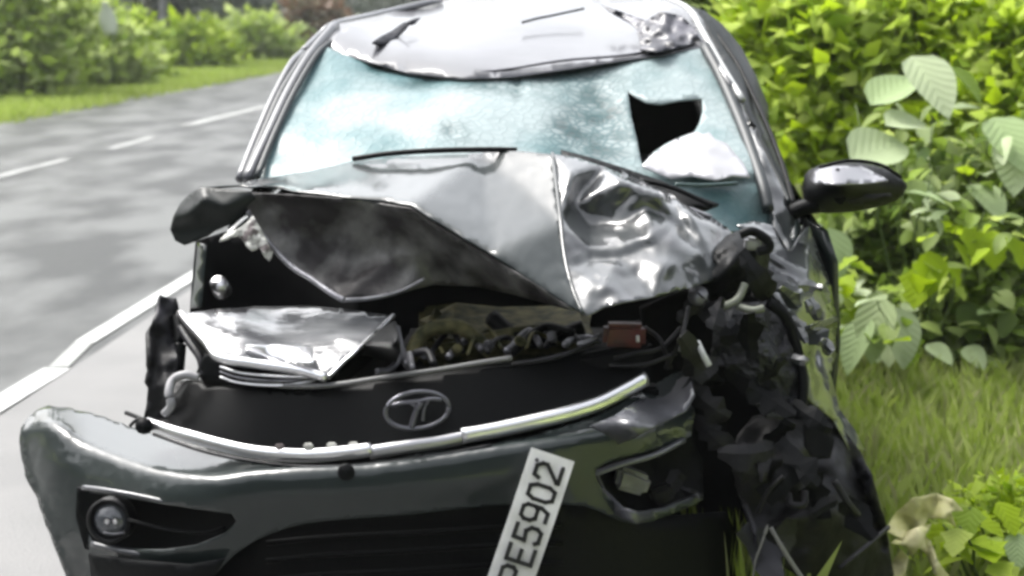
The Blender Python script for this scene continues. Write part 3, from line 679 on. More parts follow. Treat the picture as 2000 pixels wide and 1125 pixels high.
at.data.foreach_set('value', np.array(cr_, dtype=np.float32))
# smooth pale flap of glass below the hole
sheet('glass_flap', [(1254, 324), (1268, 306), (1280, 298), (1292, 287), (1304, 282), (1316, 273), (1330, 268), (1345, 262), (1358, 257), (1372, 262), (1385, 258), (1398, 272), (1420, 280), (1436, 300), (1452, 318), (1466, 346), (1430, 343), (1400, 352), (1350, 344), (1310, 349), (1275, 334)],
      [(1254, 324, 3.97), (1304, 282, 4.05), (1357, 257, 4.10), (1440, 300, 4.01), (1466, 346, 3.92), (1320, 345, 3.92), (1360, 310, 3.985)], mat('whitened_glass', (.34, .34, .36), .3, coat=.5, bump=.3, bscale=9), CAR, res=9, crumple=.02, cscale=10, thick=.004)
# ---- left pillars and door frame (two pale rails with a dark seal between)
tube('windscreen_pillar', [(484, 352, 3.99), (520, 275, 4.15), (562, 185, 4.38), (606, 110, 4.62), (655, 50, 4.9)], .019, SHEENPAINT, CAR, flat=.8)
tube('door_frame', [(468, 350, 4.12), (500, 270, 4.3), (535, 190, 4.5), (570, 125, 4.7), (592, 102, 4.85)], .013, SHEENPAINT, CAR)
tube('window_seal', [(478, 350, 4.06), (512, 268, 4.24), (550, 182, 4.45), (590, 118, 4.68), (610, 98, 4.8)], .012, RUBLINE, CAR)
tube('window_seal', [(502, 345, 3.98), (535, 265, 4.14), (575, 180, 4.36), (618, 108, 4.6), (645, 82, 4.74)], .009, RUBLINE, CAR)
tube('roof_rail', [(592, 102, 4.85), (625, 70, 5.0), (655, 48, 5.1), (740, 28, 5.6), (860, 0, 6.1)], .014, SHEENPAINT, CAR)
# ---- right pillar, roof rail and side glass
sheet('windscreen_pillar', [(1345, 20), (1362, 35), (1395, 100), (1440, 190), (1480, 270), (1515, 340), (1545, 410), (1560, 470), (1545, 500), (1515, 440), (1497, 365), (1472, 290), (1444, 225), (1408, 145), (1380, 92), (1365, 60)],
      [(1345, 20, 4.95), (1395, 100, 4.66), (1480, 270, 4.22), (1545, 410, 3.98), (1560, 470, 3.9), (1515, 440, 3.9), (1472, 290, 4.16), (1408, 145, 4.5), (1380, 92, 4.66), (1440, 200, 4.34)], CRUSH, CAR, res=9, thick=.02, crumple=.03, cscale=12, ridged=True)
tube('window_seal', [(1376, 90, 4.62), (1408, 150, 4.46), (1444, 232, 4.26), (1468, 296, 4.12), (1490, 362, 3.98), (1500, 410, 3.92)], .017, RUBLINE, CAR)
tube('roof_rail', [(1300, -4, 5.25), (1345, 18, 4.9), (1372, 62, 4.74), (1410, 130, 4.52), (1450, 195, 4.33)], .010, mat('pale_rail', (.32, .33, .32), .35, coat=1), CAR)
sheet('side_window_visor', [(1350, 12), (1378, 22), (1412, 48), (1448, 92), (1478, 150), (1500, 205), (1502, 232), (1490, 225), (1512, 280), (1538, 345), (1545, 395), (1520, 340), (1480, 262), (1440, 182), (1400, 105), (1370, 50)],
      [(1350, 12, 5.0), (1412, 48, 4.95), (1478, 150, 4.75), (1502, 232, 4.55), (1538, 345, 4.2), (1480, 262, 4.3), (1400, 105, 4.7)], mat('dark_visor_plastic', (.006, .010, .010), .45, spec=.3), CAR, res=12, thick=.02)
tube('window_seal', [(1395, 60, 4.9), (1440, 125, 4.7), (1475, 195, 4.52), (1505, 262, 4.33), (1532, 335, 4.14), (1550, 400, 4.0)], .008, BLACK, CAR)

# ---- bonnet
ZH = {'a': (395, 366, 3.28), 'b': (600, 380, 3.22), 'c': (800, 403, 3.16), 'd': (960, 498, 3.10), 'e': (1138, 612, 3.06), 'f': (1100, 520, 3.13), 'g': (1088, 400, 3.28), 'h': (1078, 302, 3.62),
      'i': (950, 297, 3.8), 'j': (700, 310, 3.86), 'k': (480, 350, 3.86), 'l': (830, 360, 3.3), 'm': (1000, 350, 3.4)}
BON = sheet('bonnet', [(388, 366), (480, 372), (600, 380), (700, 390), (800, 403), (880, 450), (960, 498), (1050, 556), (1138, 614), (1116, 560), (1102, 500), (1094, 430), (1086, 360), (1078, 300), (1010, 294), (950, 296), (850, 300), (760, 304), (700, 310), (600, 330), (480, 350), (430, 360)],
      [(388, 366, 3.46), (480, 372, 3.43), (600, 380, 3.38), (800, 403, 3.27), (960, 498, 3.16), (1138, 614, 3.07), (1094, 430, 3.34), (1078, 300, 3.62), (940, 297, 3.84), (850, 300, 3.88), (700, 310, 3.90), (480, 350, 3.88)],
      PAINT, CAR, res=12, mode='facet', relax=3, thick=.004, crumple=.008, cscale=5)
def hz(u, v):
    return .045*math.exp(-((u-1200)/70)**2-((v-440)/45)**2)-.05*math.exp(-((u-1290)/60)**2-((v-370)/28)**2)+.05*math.exp(-((u-1235)/90)**2-((v-495)/14)**2)-.03*math.exp(-((u-1300)/60)**2-((v-540)/25)**2)
sheet('crumpled_bonnet_half', [(1078, 300), (1120, 305), (1180, 325), (1240, 345), (1300, 372), (1350, 405), (1400, 430), (1432, 455), (1440, 490), (1420, 530), (1390, 548), (1340, 565), (1280, 580), (1220, 590), (1180, 600), (1150, 618), (1136, 614), (1116, 560), (1102, 500), (1094, 430), (1086, 360)],
      [(1078, 300, 3.62), (1094, 430, 3.34), (1138, 614, 3.07), (1180, 325, 3.63), (1300, 372, 3.63), (1432, 455, 3.58), (1120, 338, 3.49), (1210, 352, 3.455), (1290, 378, 3.44), (1345, 418, 3.45),
       (1120, 400, 3.48), (1150, 445, 3.46), (1205, 438, 3.455), (1262, 405, 3.45), (1325, 432, 3.46), (1150, 485, 3.29), (1210, 482, 3.30), (1272, 463, 3.33), (1150, 507, 3.285), (1210, 504, 3.29), (1272, 480, 3.325),
       (1180, 560, 3.13), (1280, 580, 3.17), (1150, 616, 3.08), (1220, 592, 3.10), (1380, 490, 3.40), (1420, 530, 3.42), (1350, 562, 3.28), (1300, 520, 3.24), (1110, 520, 3.22)],
      CRUSH, CAR, res=7, mode='facet', relax=1, crumple=.03, cscale=9, ridged=True, thick=.004)
tube('bonnet_fold', [(1079, 300, 3.61), (1087, 360, 3.47), (1095, 430, 3.33), (1103, 500, 3.23), (1117, 560, 3.14), (1138, 612, 3.07)], .005, PAINT, CAR)
# curled front corner of the bonnet, in a darker matt copy of the car paint
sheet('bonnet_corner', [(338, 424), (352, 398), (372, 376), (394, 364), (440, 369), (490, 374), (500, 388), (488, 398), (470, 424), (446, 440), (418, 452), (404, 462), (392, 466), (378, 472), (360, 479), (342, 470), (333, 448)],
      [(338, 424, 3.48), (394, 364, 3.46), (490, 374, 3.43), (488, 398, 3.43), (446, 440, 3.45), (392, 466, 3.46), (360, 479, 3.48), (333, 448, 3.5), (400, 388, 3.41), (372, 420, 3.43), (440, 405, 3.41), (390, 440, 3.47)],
      mat('darkened_car_paint', (.004, .007, .0065), .45, spec=.3), CAR, res=8, mode='facet', relax=1, thick=.004)
UND = sheet('bonnet_inner_panel', [(478, 376), (600, 384), (700, 392), (800, 408), (880, 456), (960, 504), (1050, 560), (1120, 608), (1000, 575), (930, 560), (850, 556), (780, 572), (720, 582), (670, 584), (640, 566), (600, 540), (560, 512), (520, 480), (498, 440), (484, 410)],
      [(478, 376, 3.45), (600, 384, 3.40), (800, 408, 3.29), (960, 504, 3.18), (1120, 608, 3.09), (930, 560, 3.32), (780, 572, 3.34), (670, 584, 3.32), (560, 512, 3.40), (498, 440, 3.45), (700, 480, 3.42), (850, 500, 3.34), (620, 500, 3.42)],
      INNER, CAR, res=10, crumple=.03, cscale=9, thick=.004)
tube('inner_panel_edge', [(484, 412, 3.44), (500, 442, 3.43), (560, 512, 3.385), (610, 546, 3.345), (650, 574, 3.31), (672, 586, 3.30)], .007, DULLMET, CAR)
tube('inner_panel_edge', [(672, 586, 3.305), (720, 583, 3.315), (780, 570, 3.325), (830, 545, 3.32)], .005, DULLMET, CAR)
sheet('torn_insulation', [(494, 420), (506, 440), (520, 466), (532, 492), (526, 508), (514, 495), (506, 482), (494, 488), (480, 478), (470, 462), (450, 462), (428, 470), (440, 456), (466, 446), (480, 436)],
      [(494, 420, 3.42), (532, 492, 3.38), (428, 470, 3.38), (480, 478, 3.38)], WHITEPL, CAR, res=6, crumple=.03, cscale=30, thick=.006)

# ---- engine bay
BAY = raw('engine_bay', [], [], None, CAR) if False else empty('engine_bay', (0, 0, 0)); BAY.parent = CAR
sheet('inner_wing', [(384, 470), (440, 452), (520, 470), (700, 590), (700, 640), (372, 612), (376, 560)], [(384, 470, 3.55), (520, 470, 3.75), (700, 640, 3.7), (372, 612, 3.5), (376, 560, 3.5)], CAVITY, CAR, res=20, thick=.004)
raw('firewall', [(-.7, 3.86, .25), (.62, 3.86, .25), (.62, 3.84, 1.02), (-.66, 3.84, 1.06)], [(0, 1, 2, 3)], CAVITY, CAR)
bpy.data.objects.remove(BAY)
ENG = box('engine_block', (.02, 3.6, .62), (.62, .34, .34), CAVITY, CAR, .03, jit=.02)
box('engine_cover', (-.02, 3.5, .83), (.42, .22, .07), OLIVE, ENG, .02, (R(10), 0, R(4)), jit=.02)
box('radiator', (0, 3.3, .55), (.66, .05, .40), CAVITY, CAR, .006)
o = box('coolant_reservoir', P(890, 680, 3.48), (.13, .1, .085), OLIVE, CAR, .02, (.1, .1, .2), jit=.035)
box('reservoir_cap', P(922, 657, 3.42), (.035, .03, .03), mat('yellow_cap', (.07, .06, .02), .5), o, .01, jit=.01)
for k, (pts_, r_, m_) in enumerate([([(800, 700, 3.3), (830, 650, 3.35), (900, 640, 3.36), (960, 690, 3.35)], .018, OLIVE), ([(770, 640, 3.35), (785, 690, 3.3), (800, 715, 3.25)], .012, DULLMET),
      ([(960, 620, 3.45), (1010, 660, 3.4), (1080, 660, 3.4), (1140, 640, 3.4)], .02, BLACK), ([(1000, 690, 3.3), (1060, 640, 3.38), (1120, 650, 3.34)], .01, BLACK)]):
    tube('hose', pts_, r_, m_, CAR)
box('battery', P(700, 690, 3.5), (.2, .16, .13), mat('grey_battery', (.03, .03, .032), .5), CAR, .01, (0, .05, .1))
box('fuse_box', P(1040, 660, 3.5), (.16, .12, .07), mat('grey_fuse_box', (.02, .021, .022), .5), CAR, .01, (.1, -.1, .2), jit=.01)
for k in range(9):
    u0 = 800+k*38; tube('wiring', [(u0, 705-k*4, 3.28), (u0+14, 668-k*3+(k % 3)*10, 3.34), (u0+44, 660-(k % 2)*14, 3.38), (u0+66, 690-k*3, 3.32)], .0045+.002*(k % 3), (OLIVE, GREYPL, DULLMET)[k % 3], CAR)
for k in range(5):
    box('pipe_clamp', P(830+k*62, 690-k*8, 3.3), (.02, .02, .025), (DULLMET, OLIVE)[k % 2], CAR, .004, (k, k*.7, 0))
rb = box('red_relay_box', P(1218, 655, 3.25), (.092, .05, .052), REDPL, CAR, .01, (0, R(2), 0), jit=.006)
tube('red_box_clip', [(1245, 655, 3.215), (1246, 668, 3.215)], .004, WHITEPL, rb)
tube('silver_strut', [(1170, 655, 3.24), (1150, 665, 3.22), (1130, 672, 3.2), (1165, 668, 3.2)], .005, DULLMET, CAR)
box('slam_panel', P(1060, 725, 3.24), (.5, .04, .05), CAVITY, CAR, .01, (0, R(-9), R(8)))
for pts_ in ([(1200, 700, 3.2), (1240, 690, 3.18), (1290, 680, 3.2), (1330, 640, 3.25)], [(1190, 715, 3.2), (1260, 712, 3.17), (1320, 690, 3.2)], [(1260, 640, 3.25), (1290, 665, 3.2), (1310, 720, 3.2)], [(1345, 600, 3.3), (1330, 660, 3.2), (1300, 720, 3.2)]):
    tube('wiring', pts_, .005, GREYPL, CAR)

# ---- grille and trims
sheet('grille', [(365, 742), (450, 752), (560, 760), (650, 756), (760, 742), (860, 728), (1000, 706), (1090, 690), (1180, 672), (1262, 690), (1268, 745), (1160, 800), (1060, 835), (900, 862), (800, 878), (700, 890), (560, 892), (450, 872), (350, 845), (288, 830), (330, 780)],
      [(365, 742, 3.25), (560, 760, 3.15), (760, 742, 3.14), (1000, 706, 3.17), (1262, 690, 3.32), (1268, 745, 3.26), (1060, 835, 3.1), (800, 878, 3.05), (560, 892, 3.07), (350, 845, 3.17), (288, 830, 3.24)], GLOSSBLK, CAR, res=16, thick=.02)
tube('grille_top_trim', [(480, 744, 3.16), (560, 754, 3.14), (650, 752, 3.12), (760, 736, 3.12), (860, 722, 3.13), (935, 709, 3.14), (1000, 699, 3.15)], .006, mat('grey_trim', (.12, .12, .12), .4), CAR)
tube('grille_top_trim', [(1000, 712, 3.16), (1060, 703, 3.17), (1110, 690, 3.18), (1170, 664, 3.2)], .005, GREYPL, CAR)
CHR = .015
CH = [(288, 828, 3.2), (360, 850, 3.12), (450, 874, 3.06), (520, 886, 3.03), (600, 890, 3.01), (680, 884, 3.0), (725, 878, 3.0)]
tube('chrome_strip', CH, CHR, CHROME, CAR, flat=.6)
tube('chrome_strip', [(722, 884, 3.0), (800, 872, 3.0), (860, 864, 3.01), (905, 855, 3.02)], .0145, mat('dulled_chrome', (.45, .45, .47), .4, metal=1), CAR, flat=.6)
tube('chrome_strip', [(902, 852, 3.015), (980, 838, 3.03), (1080, 815, 3.05), (1160, 792, 3.09), (1215, 766, 3.13), (1262, 740, 3.17)], .017, CHROME, CAR, flat=.5)
for u in (546, 602, 648, 690):
    box('grille_clip', P(u, 873+(u-546)*-.03, 3.01), (.02, .01, .012), WHITEPL, CAR, .003)
tube('bumper_seam', [(300, 848, 3.15), (400, 882, 3.06), (500, 902, 3.01), (600, 912, 2.985), (720, 908, 2.98), (850, 890, 2.99), (960, 870, 3.0)], .004, GREYPL, CAR)
# emblem: oval ring with a flared T
EM = tube('emblem', [(815+62*math.cos(a), 801-5*math.cos(a)-36*math.sin(a), 3.035+.012*math.cos(a)) for a in [i*math.pi/8 for i in range(17)]], .0048, mat('grey_emblem', (.13, .13, .15), .3, metal=.6), CAR, seg=3)
EMM = EM.data.materials[0]
tube('emblem_bar', [(765, 792, 3.035), (785, 787, 3.032), (815, 784, 3.03), (842, 779, 3.032), (862, 780, 3.036)], .0042, EMM, EM)
tube('emblem_stem', [(822, 786, 3.03), (812, 806, 3.03), (804, 834, 3.033)], .0062, EMM, EM)
tube('emblem_stem', [(800, 786, 3.03), (812, 796, 3.03), (808, 818, 3.032)], .0035, EMM, EM)
tube('emblem_stem', [(836, 783, 3.03), (828, 800, 3.03), (826, 822, 3.032)], .003, EMM, EM)

# ---- bumper
BO = [(100, 787), (180, 803), (290, 840), (400, 874), (480, 896), (560, 906), (640, 907), (720, 900), (810, 884), (900, 872), (1000, 855), (1080, 837), (1160, 812), (1210, 786), (1270, 752), (1348, 716),
      (1356, 760), (1350, 850), (1300, 872), (1240, 888), (1180, 906), (1162, 925), (1180, 960), (1215, 992), (1245, 1002), (1300, 992), (1362, 968), (1366, 980), (1310, 1004), (1240, 1024), (1190, 1008), (1140, 988),
      (1060, 985), (1000, 986), (900, 993), (800, 1005), (700, 1012), (600, 1022), (530, 1042), (480, 1068), (440, 1100), (410, 1140), (380, 1200), (200, 1230), (165, 1190), (130, 1125), (88, 1015), (74, 972), (52, 925), (41, 870), (42, 835), (66, 805)]
FOG = [(162, 962), (220, 968), (300, 982), (380, 994), (452, 1004), (462, 1018), (440, 1042), (380, 1066), (320, 1074), (240, 1072), (178, 1058), (160, 1010)]
BC = [(42, [(835, 3.44), (842, 3.435), (880, 3.42), (1000, 3.42), (1200, 3.42)]), (100, [(787, 3.56), (828, 3.33), (900, 3.29), (1030, 3.29), (1200, 3.31)]),
      (170, [(800, 3.56), (870, 3.25), (930, 3.21), (1050, 3.20), (1200, 3.24)]), (290, [(838, 3.40), (915, 3.09), (965, 3.06), (1080, 3.06), (1200, 3.12)]),
      (410, [(876, 3.18), (934, 2.995), (980, 2.98), (1060, 3.0), (1200, 3.06)]), (490, [(898, 3.06), (925, 2.975), (970, 2.965), (1040, 2.985), (1200, 3.04)]),
      (560, [(905, 3.01), (920, 2.965), (965, 2.955), (1022, 2.975), (1200, 3.02)]), (720, [(899, 3.0), (912, 2.96), (960, 2.95), (1012, 2.97), (1200, 3.02)]),
      (1000, [(855, 3.04), (872, 2.985), (930, 2.975), (985, 3.0), (1200, 3.05)]), (1160, [(812, 3.13), (850, 3.03), (895, 3.03), (985, 3.04), (1200, 3.1)]),
      (1260, [(757, 3.30), (835, 3.11), (870, 3.10), (1010, 3.10), (1200, 3.2)]), (1356, [(712, 3.5), (800, 3.28), (850, 3.26), (975, 3.2), (1200, 3.3)])]
BUM = sheet('bumper', BO, BC, PAINT, CAR, res=9, hole=[FOG], mode='sections', relax=3, rnd=2, thick=.004)
sheet('fog_lamp_recess', [(150, 952), (300, 970), (470, 996), (475, 1030), (400, 1080), (240, 1085), (165, 1072), (148, 1010)], [(150, 952, 3.2), (470, 996, 3.02), (165, 1072, 3.2), (400, 1080, 3.06), (300, 1020, 3.17)], BLACK, CAR, res=20, thick=.004)
tube('recess_lip', [(163, 952, 3.15), (200, 956, 3.11), (260, 966, 3.07), (330, 980, 3.035), (400, 990, 3.01), (450, 992, 3.0)], .006, SHEENPAINT, CAR, taper=.45)
tube('recess_lip', [(180, 1062, 3.15), (230, 1074, 3.11), (290, 1083, 3.08), (365, 1086, 3.05)], .007, SHEENPAINT, CAR)  # highlight of the lower lip put into its pale colour
tube('recess_fin', [(250, 1015, 3.1), (330, 1035, 3.07), (400, 1040, 3.04), (440, 1030, 3.02)], .004, BLACK, CAR)
FL = lathe('fog_lamp', [(.050, -.02), (.050, .02), (.044, .026), (.040, .018), (.036, .012)], P(219, 1014, 3.13), (-.12, -1, .12), GREYPL, CAR, 28)
lathe('lamp_lens', [(.037, .012), (.03, .022), (.016, .028), (.001, .03)], P(219, 1014, 3.13), (-.12, -1, .12), LAMPGL, FL, 28)
for du in (-10, 6): box('lamp_reflector', P(219+du, 1018, 3.098), (.012, .004, .014), CHROME, FL, .002, (0, R(25 if du < 0 else -20), 0))
tube('lamp_reflector', [(202, 1040, 3.098), (222, 1043, 3.096), (244, 1040, 3.098)], .0025, DULLMET, FL)
tube('bumper_glint', [(118, 1000, 3.315), (130, 994, 3.30), (142, 988, 3.285)], .004, GREYPL, CAR)  # small reflection on the bumper side, put in as a grey bar
lathe('tow_eye_cover', [(.018, 0), (.016, .004), (.001, .004)], P(676, 922, 2.958), (0, -1, .2), BLACK, CAR, 16)
sheet('bumper_insert', [(172, 1082), (260, 1094), (370, 1104), (440, 1092), (410, 1140), (385, 1210), (210, 1220), (180, 1150)], [(172, 1082, 3.14), (370, 1104, 3.0), (440, 1092, 2.985), (385, 1210, 3.02), (210, 1220, 3.13)], BLACK, CAR, res=20, thick=.006)
# lower intake with bars
sheet('lower_intake', [(360, 1130), (470, 1060), (530, 1030), (620, 1008), (800, 995), (1000, 976), (1150, 978), (1250, 1012), (1420, 1000), (1470, 1130), (1450, 1300), (380, 1300)],
      [(360, 1130, 3.14), (620, 1008, 3.06), (1000, 976, 3.06), (1250, 1012, 3.15), (1450, 1300, 3.3), (380, 1300, 3.15), (1470, 1130, 3.4), (800, 1200, 3.06)], BLACK, CAR, res=30, thick=.01)
for v0 in (1045, 1080, 1118, 1155):
    tube('intake_bar', [(520, v0+16, 3.04), (640, v0+4, 3.025), (800, v0-4, 3.02), (960, v0-14, 3.03), (1100, v0-18, 3.06)], .006, GLOSSBLK, CAR, flat=.6)
# lower lip under bumper down to the ground clearance
loft('lower_apron', [[P(u, 1200, d)+Vector((0, 0, 0)), P(u, 1200, d)+Vector((0, .04, -.18))] for u, d in ((200, 3.14), (400, 3.05), (700, 3.0), (1000, 3.02), (1250, 3.12))], BLACK, CAR, thick=.01)
# right broken end of the bumper
sheet('broken_bumper_end', [(1150, 832), (1200, 812), (1262, 770), (1345, 728), (1356, 770), (1340, 800), (1290, 830), (1240, 855), (1208, 868), (1185, 850)],
      [(1150, 832, 3.03), (1262, 770, 3.20), (1345, 728, 3.38), (1340, 800, 3.12), (1208, 868, 2.96), (1240, 812, 3.07)], SHEENPAINT, CAR, res=9, crumple=.02, cscale=14, thick=.004)
tube('bumper_highlight', [(1085, 940, 3.05), (1150, 928, 3.06), (1220, 905, 3.08), (1280, 888, 3.12), (1335, 860, 3.2)], .007, SHEENPAINT, CAR)  # highlight strip along the bumper, put in as a pale bar
sheet('lower_bumper_lip', [(1165, 925), (1180, 958), (1215, 992), (1250, 1000), (1300, 990), (1362, 966), (1366, 980), (1312, 1003), (1245, 1024), (1210, 1012), (1185, 990), (1168, 960)],
      [(1165, 925, 3.06), (1215, 992, 3.10), (1300, 990, 3.13), (1362, 966, 3.20), (1245, 1024, 3.03), (1185, 990, 3.04)], SHEENPAINT, CAR, res=8, thick=.004)
sheet('fog_lamp_recess', [(1160, 905), (1250, 885), (1350, 850), (1372, 900), (1375, 975), (1250, 1010), (1175, 960)], [(1160, 905, 3.12), (1350, 850, 3.32), (1375, 975, 3.28), (1175, 960, 3.12), (1270, 940, 3.26)], BLACK, CAR, res=16, thick=.004)
box('fog_lamp_bracket', P(1232, 938, 3.17), (.075, .04, .05), DULLMET, CAR, .01, (0, R(20), R(10)), jit=.012)
box('fog_lamp_bracket', P(1290, 960, 3.2), (.05, .04, .03), GREYPL, CAR, .008, (0, R(-20), 0), jit=.01)

# ---- displaced left headlight
HLO = [(352, 614), (420, 604), (500, 598), (620, 598), (700, 606), (768, 617), (735, 648), (700, 682), (668, 708), (640, 736), (600, 724), (520, 716), (450, 708), (425, 696), (400, 665), (372, 636)]
HL = sheet('headlight', [(p[0]+4, p[1]+6) for p in HLO], [(352, 614, 3.42), (620, 598, 3.46), (768, 617, 3.42), (640, 736, 3.22), (425, 696, 3.25)], CAVITY, CAR, res=20, thick=.05)
sheet('lens', HLO, [(352, 614, 3.36), (500, 598, 3.42), (620, 598, 3.42), (768, 617, 3.36), (700, 682, 3.2), (640, 736, 3.13), (520, 716, 3.15), (425, 696, 3.17), (550, 650, 3.28), (480, 640, 3.29)], LENS, HL, res=10, crumple=.015, cscale=12, thick=.003)
tube('lens_rim', [(352, 614, 3.36), (378, 640, 3.28), (404, 668, 3.21), (430, 698, 3.15), (500, 710, 3.14), (580, 722, 3.13), (638, 738, 3.12)], .011, CHROME, HL)
tube('lens_rim', [(640, 738, 3.12), (670, 708, 3.16), (702, 680, 3.2), (768, 616, 3.36)], .005, CHROME, HL)
sheet('reflector', [(480, 676), (560, 672), (612, 678), (612, 708), (540, 704), (478, 698)], [(480, 676, 3.18), (612, 678, 3.165), (612, 708, 3.125), (478, 698, 3.14)], CHROME, HL, res=14, thick=.003)
sheet('housing_side', [(770, 619), (776, 650), (780, 690), (770, 722), (720, 732), (660, 742), (642, 738), (702, 682)], [(770, 619, 3.37), (780, 690, 3.35), (770, 722, 3.28), (642, 738, 3.14), (702, 682, 3.22)], BLACK, HL, res=14, thick=.004)
for k, dv in enumerate((0, 10, 20)):
    tube('lamp_ring', [(430, 716+dv, 3.17), (470, 728+dv, 3.15), (540, 735+dv*.9, 3.14), (600, 736+dv*.5, 3.14), (625, 732+dv*.3, 3.15)], .003, DULLMET if k % 2 else CHROME, HL)
sheet('headlight_bezel', [(400, 690), (430, 702), (500, 716), (600, 728), (640, 742), (620, 752), (540, 764), (460, 756), (400, 748), (382, 730)], [(400, 690, 3.22), (640, 742, 3.16), (540, 764, 3.16), (382, 730, 3.22)], BLACK, HL, res=14, thick=.004)
tube('support_bracket', [(770, 660, 3.3), (778, 700, 3.26), (760, 722, 3.22), (735, 726, 3.2)], .008, DULLMET, CAR)
tube('support_bracket', [(810, 690, 3.26), (835, 688, 3.24), (848, 712, 3.2)], .009, GREYPL, CAR)
tube('support_bracket', [(800, 690, 3.25), (806, 722, 3.18)], .007, DULLMET, CAR)
# ---- torn left wing mounting, standing up
sheet('torn_wing_mount', [(318, 580), (345, 583), (350, 602), (338, 628), (342, 660), (346, 700), (338, 750), (322, 800), (300, 838), (276, 836), (286, 790), (290, 740), (292, 690), (290, 650), (300, 618)],
      [(318, 580, 3.36), (350, 602, 3.38), (346, 700, 3.3), (322, 800, 3.22), (276, 836, 3.22), (290, 690, 3.28), (318, 690, 3.24)], GREYPL, CAR, res=8, crumple=.04, cscale=14, ridged=True, thick=.01)
tube('torn_strut', [(345, 620, 3.36), (352, 660, 3.32), (350, 700, 3.3), (346, 740, 3.28)], .014, BLACK, CAR)
tube('torn_strut', [(352, 640, 3.33), (372, 670, 3.28), (392, 700, 3.24), (398, 735, 3.22)], .010, GREYPL, CAR)
sheet('wing_mount_foot', [(338, 745), (400, 740), (405, 780), (370, 800), (330, 830), (290, 836), (320, 790)], [(338, 745, 3.3), (400, 740, 3.24), (290, 836, 3.2), (370, 800, 3.22)], GREYPL, CAR, res=10, crumple=.02, cscale=15, thick=.008)
tube('curved_hose', [(322, 808, 3.18), (334, 792, 3.17), (330, 765, 3.18), (338, 742, 3.2), (362, 732, 3.2), (388, 738, 3.2)], .010, mat('pale_hose', (.24, .24, .25), .5), CAR)
tube('bent_clip', [(246, 806, 3.24), (262, 812, 3.22), (276, 818, 3.2), (290, 820, 3.2)], .005, BLACK, CAR)
tube('bent_clip', [(276, 816, 3.2), (264, 822, 3.2), (254, 832, 3.2)], .004, GREYPL, CAR)
lathe('bolt_head', [(.018, -.01), (.018, .012), (.001, .014)], P(282, 832, 3.17), (0, -1, .3), BLACK, CAR, 12)
lathe('strut_top', [(.001, .03), (.02, .028), (.022, -.02), (.001, -.02)], P(431, 562, 3.5), (0, -1, .6), CHROME, CAR, 14)
sheet('left_wing', [(386, 474), (402, 478), (398, 530), (392, 600), (372, 602), (380, 540)], [(386, 474, 3.5), (402, 478, 3.45), (372, 602, 3.48), (392, 600, 3.42)], PAINT, CAR, res=12, thick=.004)

# ---- cowl and wipers
tube('wiper_blade', [(690, 310, 3.84), (760, 300, 3.8), (850, 294, 3.78), (950, 292, 3.77), (1010, 293, 3.77)], .007, BLACK, CAR)
sheet('cowl', [(1095, 292), (1150, 306), (1220, 328), (1290, 352), (1350, 378), (1405, 398), (1380, 408), (1345, 404), (1290, 384), (1230, 352), (1160, 326), (1100, 304)],
      [(1095, 292, 3.74), (1220, 328, 3.72), (1350, 378, 3.68), (1405, 398, 3.66), (1290, 384, 3.66), (1160, 326, 3.68)], BLACK, CAR, res=9, thick=.01)
tube('wiper_arm', [(1250, 352, 3.66), (1300, 362, 3.64), (1350, 382, 3.62), (1392, 402, 3.6)], .006, BLACK, CAR)
tube('wiper_arm', [(1240, 362, 3.66), (1280, 378, 3.62), (1330, 400, 3.6), (1390, 424, 3.58)], .005, DULLMET, CAR)
tube('wiper_blade', [(1320, 360, 3.78), (1370, 362, 3.82), (1440, 358, 3.88)], .005, mat('teal_blade', (.03, .06, .06), .5), CAR)  # blade in dark teal

# ---- right wing, crumpled, with strut tower
sheet('right_wing', [(1440, 440), (1470, 430), (1510, 440), (1540, 490), (1580, 440), (1600, 500), (1622, 560), (1632, 620), (1632, 690), (1622, 730), (1640, 800), (1672, 842), (1690, 880), (1660, 880), (1628, 820), (1590, 790), (1566, 770), (1560, 700), (1548, 640), (1530, 600), (1500, 575), (1480, 540), (1500, 500), (1490, 470)],
      [(1440, 440, 3.7), (1510, 440, 3.8), (1580, 440, 3.92), (1632, 620, 3.78), (1632, 690, 3.7), (1690, 880, 3.55), (1590, 790, 3.4), (1560, 700, 3.42), (1530, 600, 3.46), (1480, 540, 3.55), (1580, 560, 3.62), (1600, 660, 3.58), (1545, 520, 3.66)],
      CRUSH, CAR, res=7, crumple=.09, cscale=5, ridged=True, mode='facet', relax=1, thick=.004)
sheet('front_door', [(1556, 395), (1575, 430), (1590, 480), (1612, 540), (1630, 600), (1636, 680), (1628, 740), (1600, 760), (1590, 640), (1575, 540), (1556, 470)],
      [(1556, 395, 4.05), (1590, 480, 4.1), (1630, 600, 4.1), (1628, 740, 4.05), (1600, 760, 3.9), (1575, 540, 3.9), (1556, 470, 3.9)], PAINT, CAR, res=12, thick=.02, crumple=.02, cscale=8)
tube('door_edge_seal', [(1566, 420, 3.98), (1590, 482, 3.95), (1612, 545, 3.92), (1628, 610, 3.9), (1632, 690, 3.86)], .008, BLACK, CAR)
sheet('strut_tower', [(1400, 470), (1440, 450), (1490, 455), (1506, 480), (1500, 530), (1470, 560), (1420, 575), (1380, 590), (1350, 580), (1380, 540)],
      [(1400, 470, 3.5), (1490, 455, 3.58), (1470, 560, 3.45), (1350, 580, 3.4), (1440, 500, 3.42)], BLACK, CAR, res=8, crumple=.05, cscale=14, ridged=True, thick=.006)
tube('strut_ring', [(1446, 458, 3.4), (1470, 452, 3.4), (1498, 468, 3.4), (1502, 486, 3.4), (1480, 492, 3.4)], .011, BLACK, CAR)
box('hinge_bracket', P(1470, 476, 3.42), (.045, .03, .03), DULLMET, CAR, .006, jit=.01)
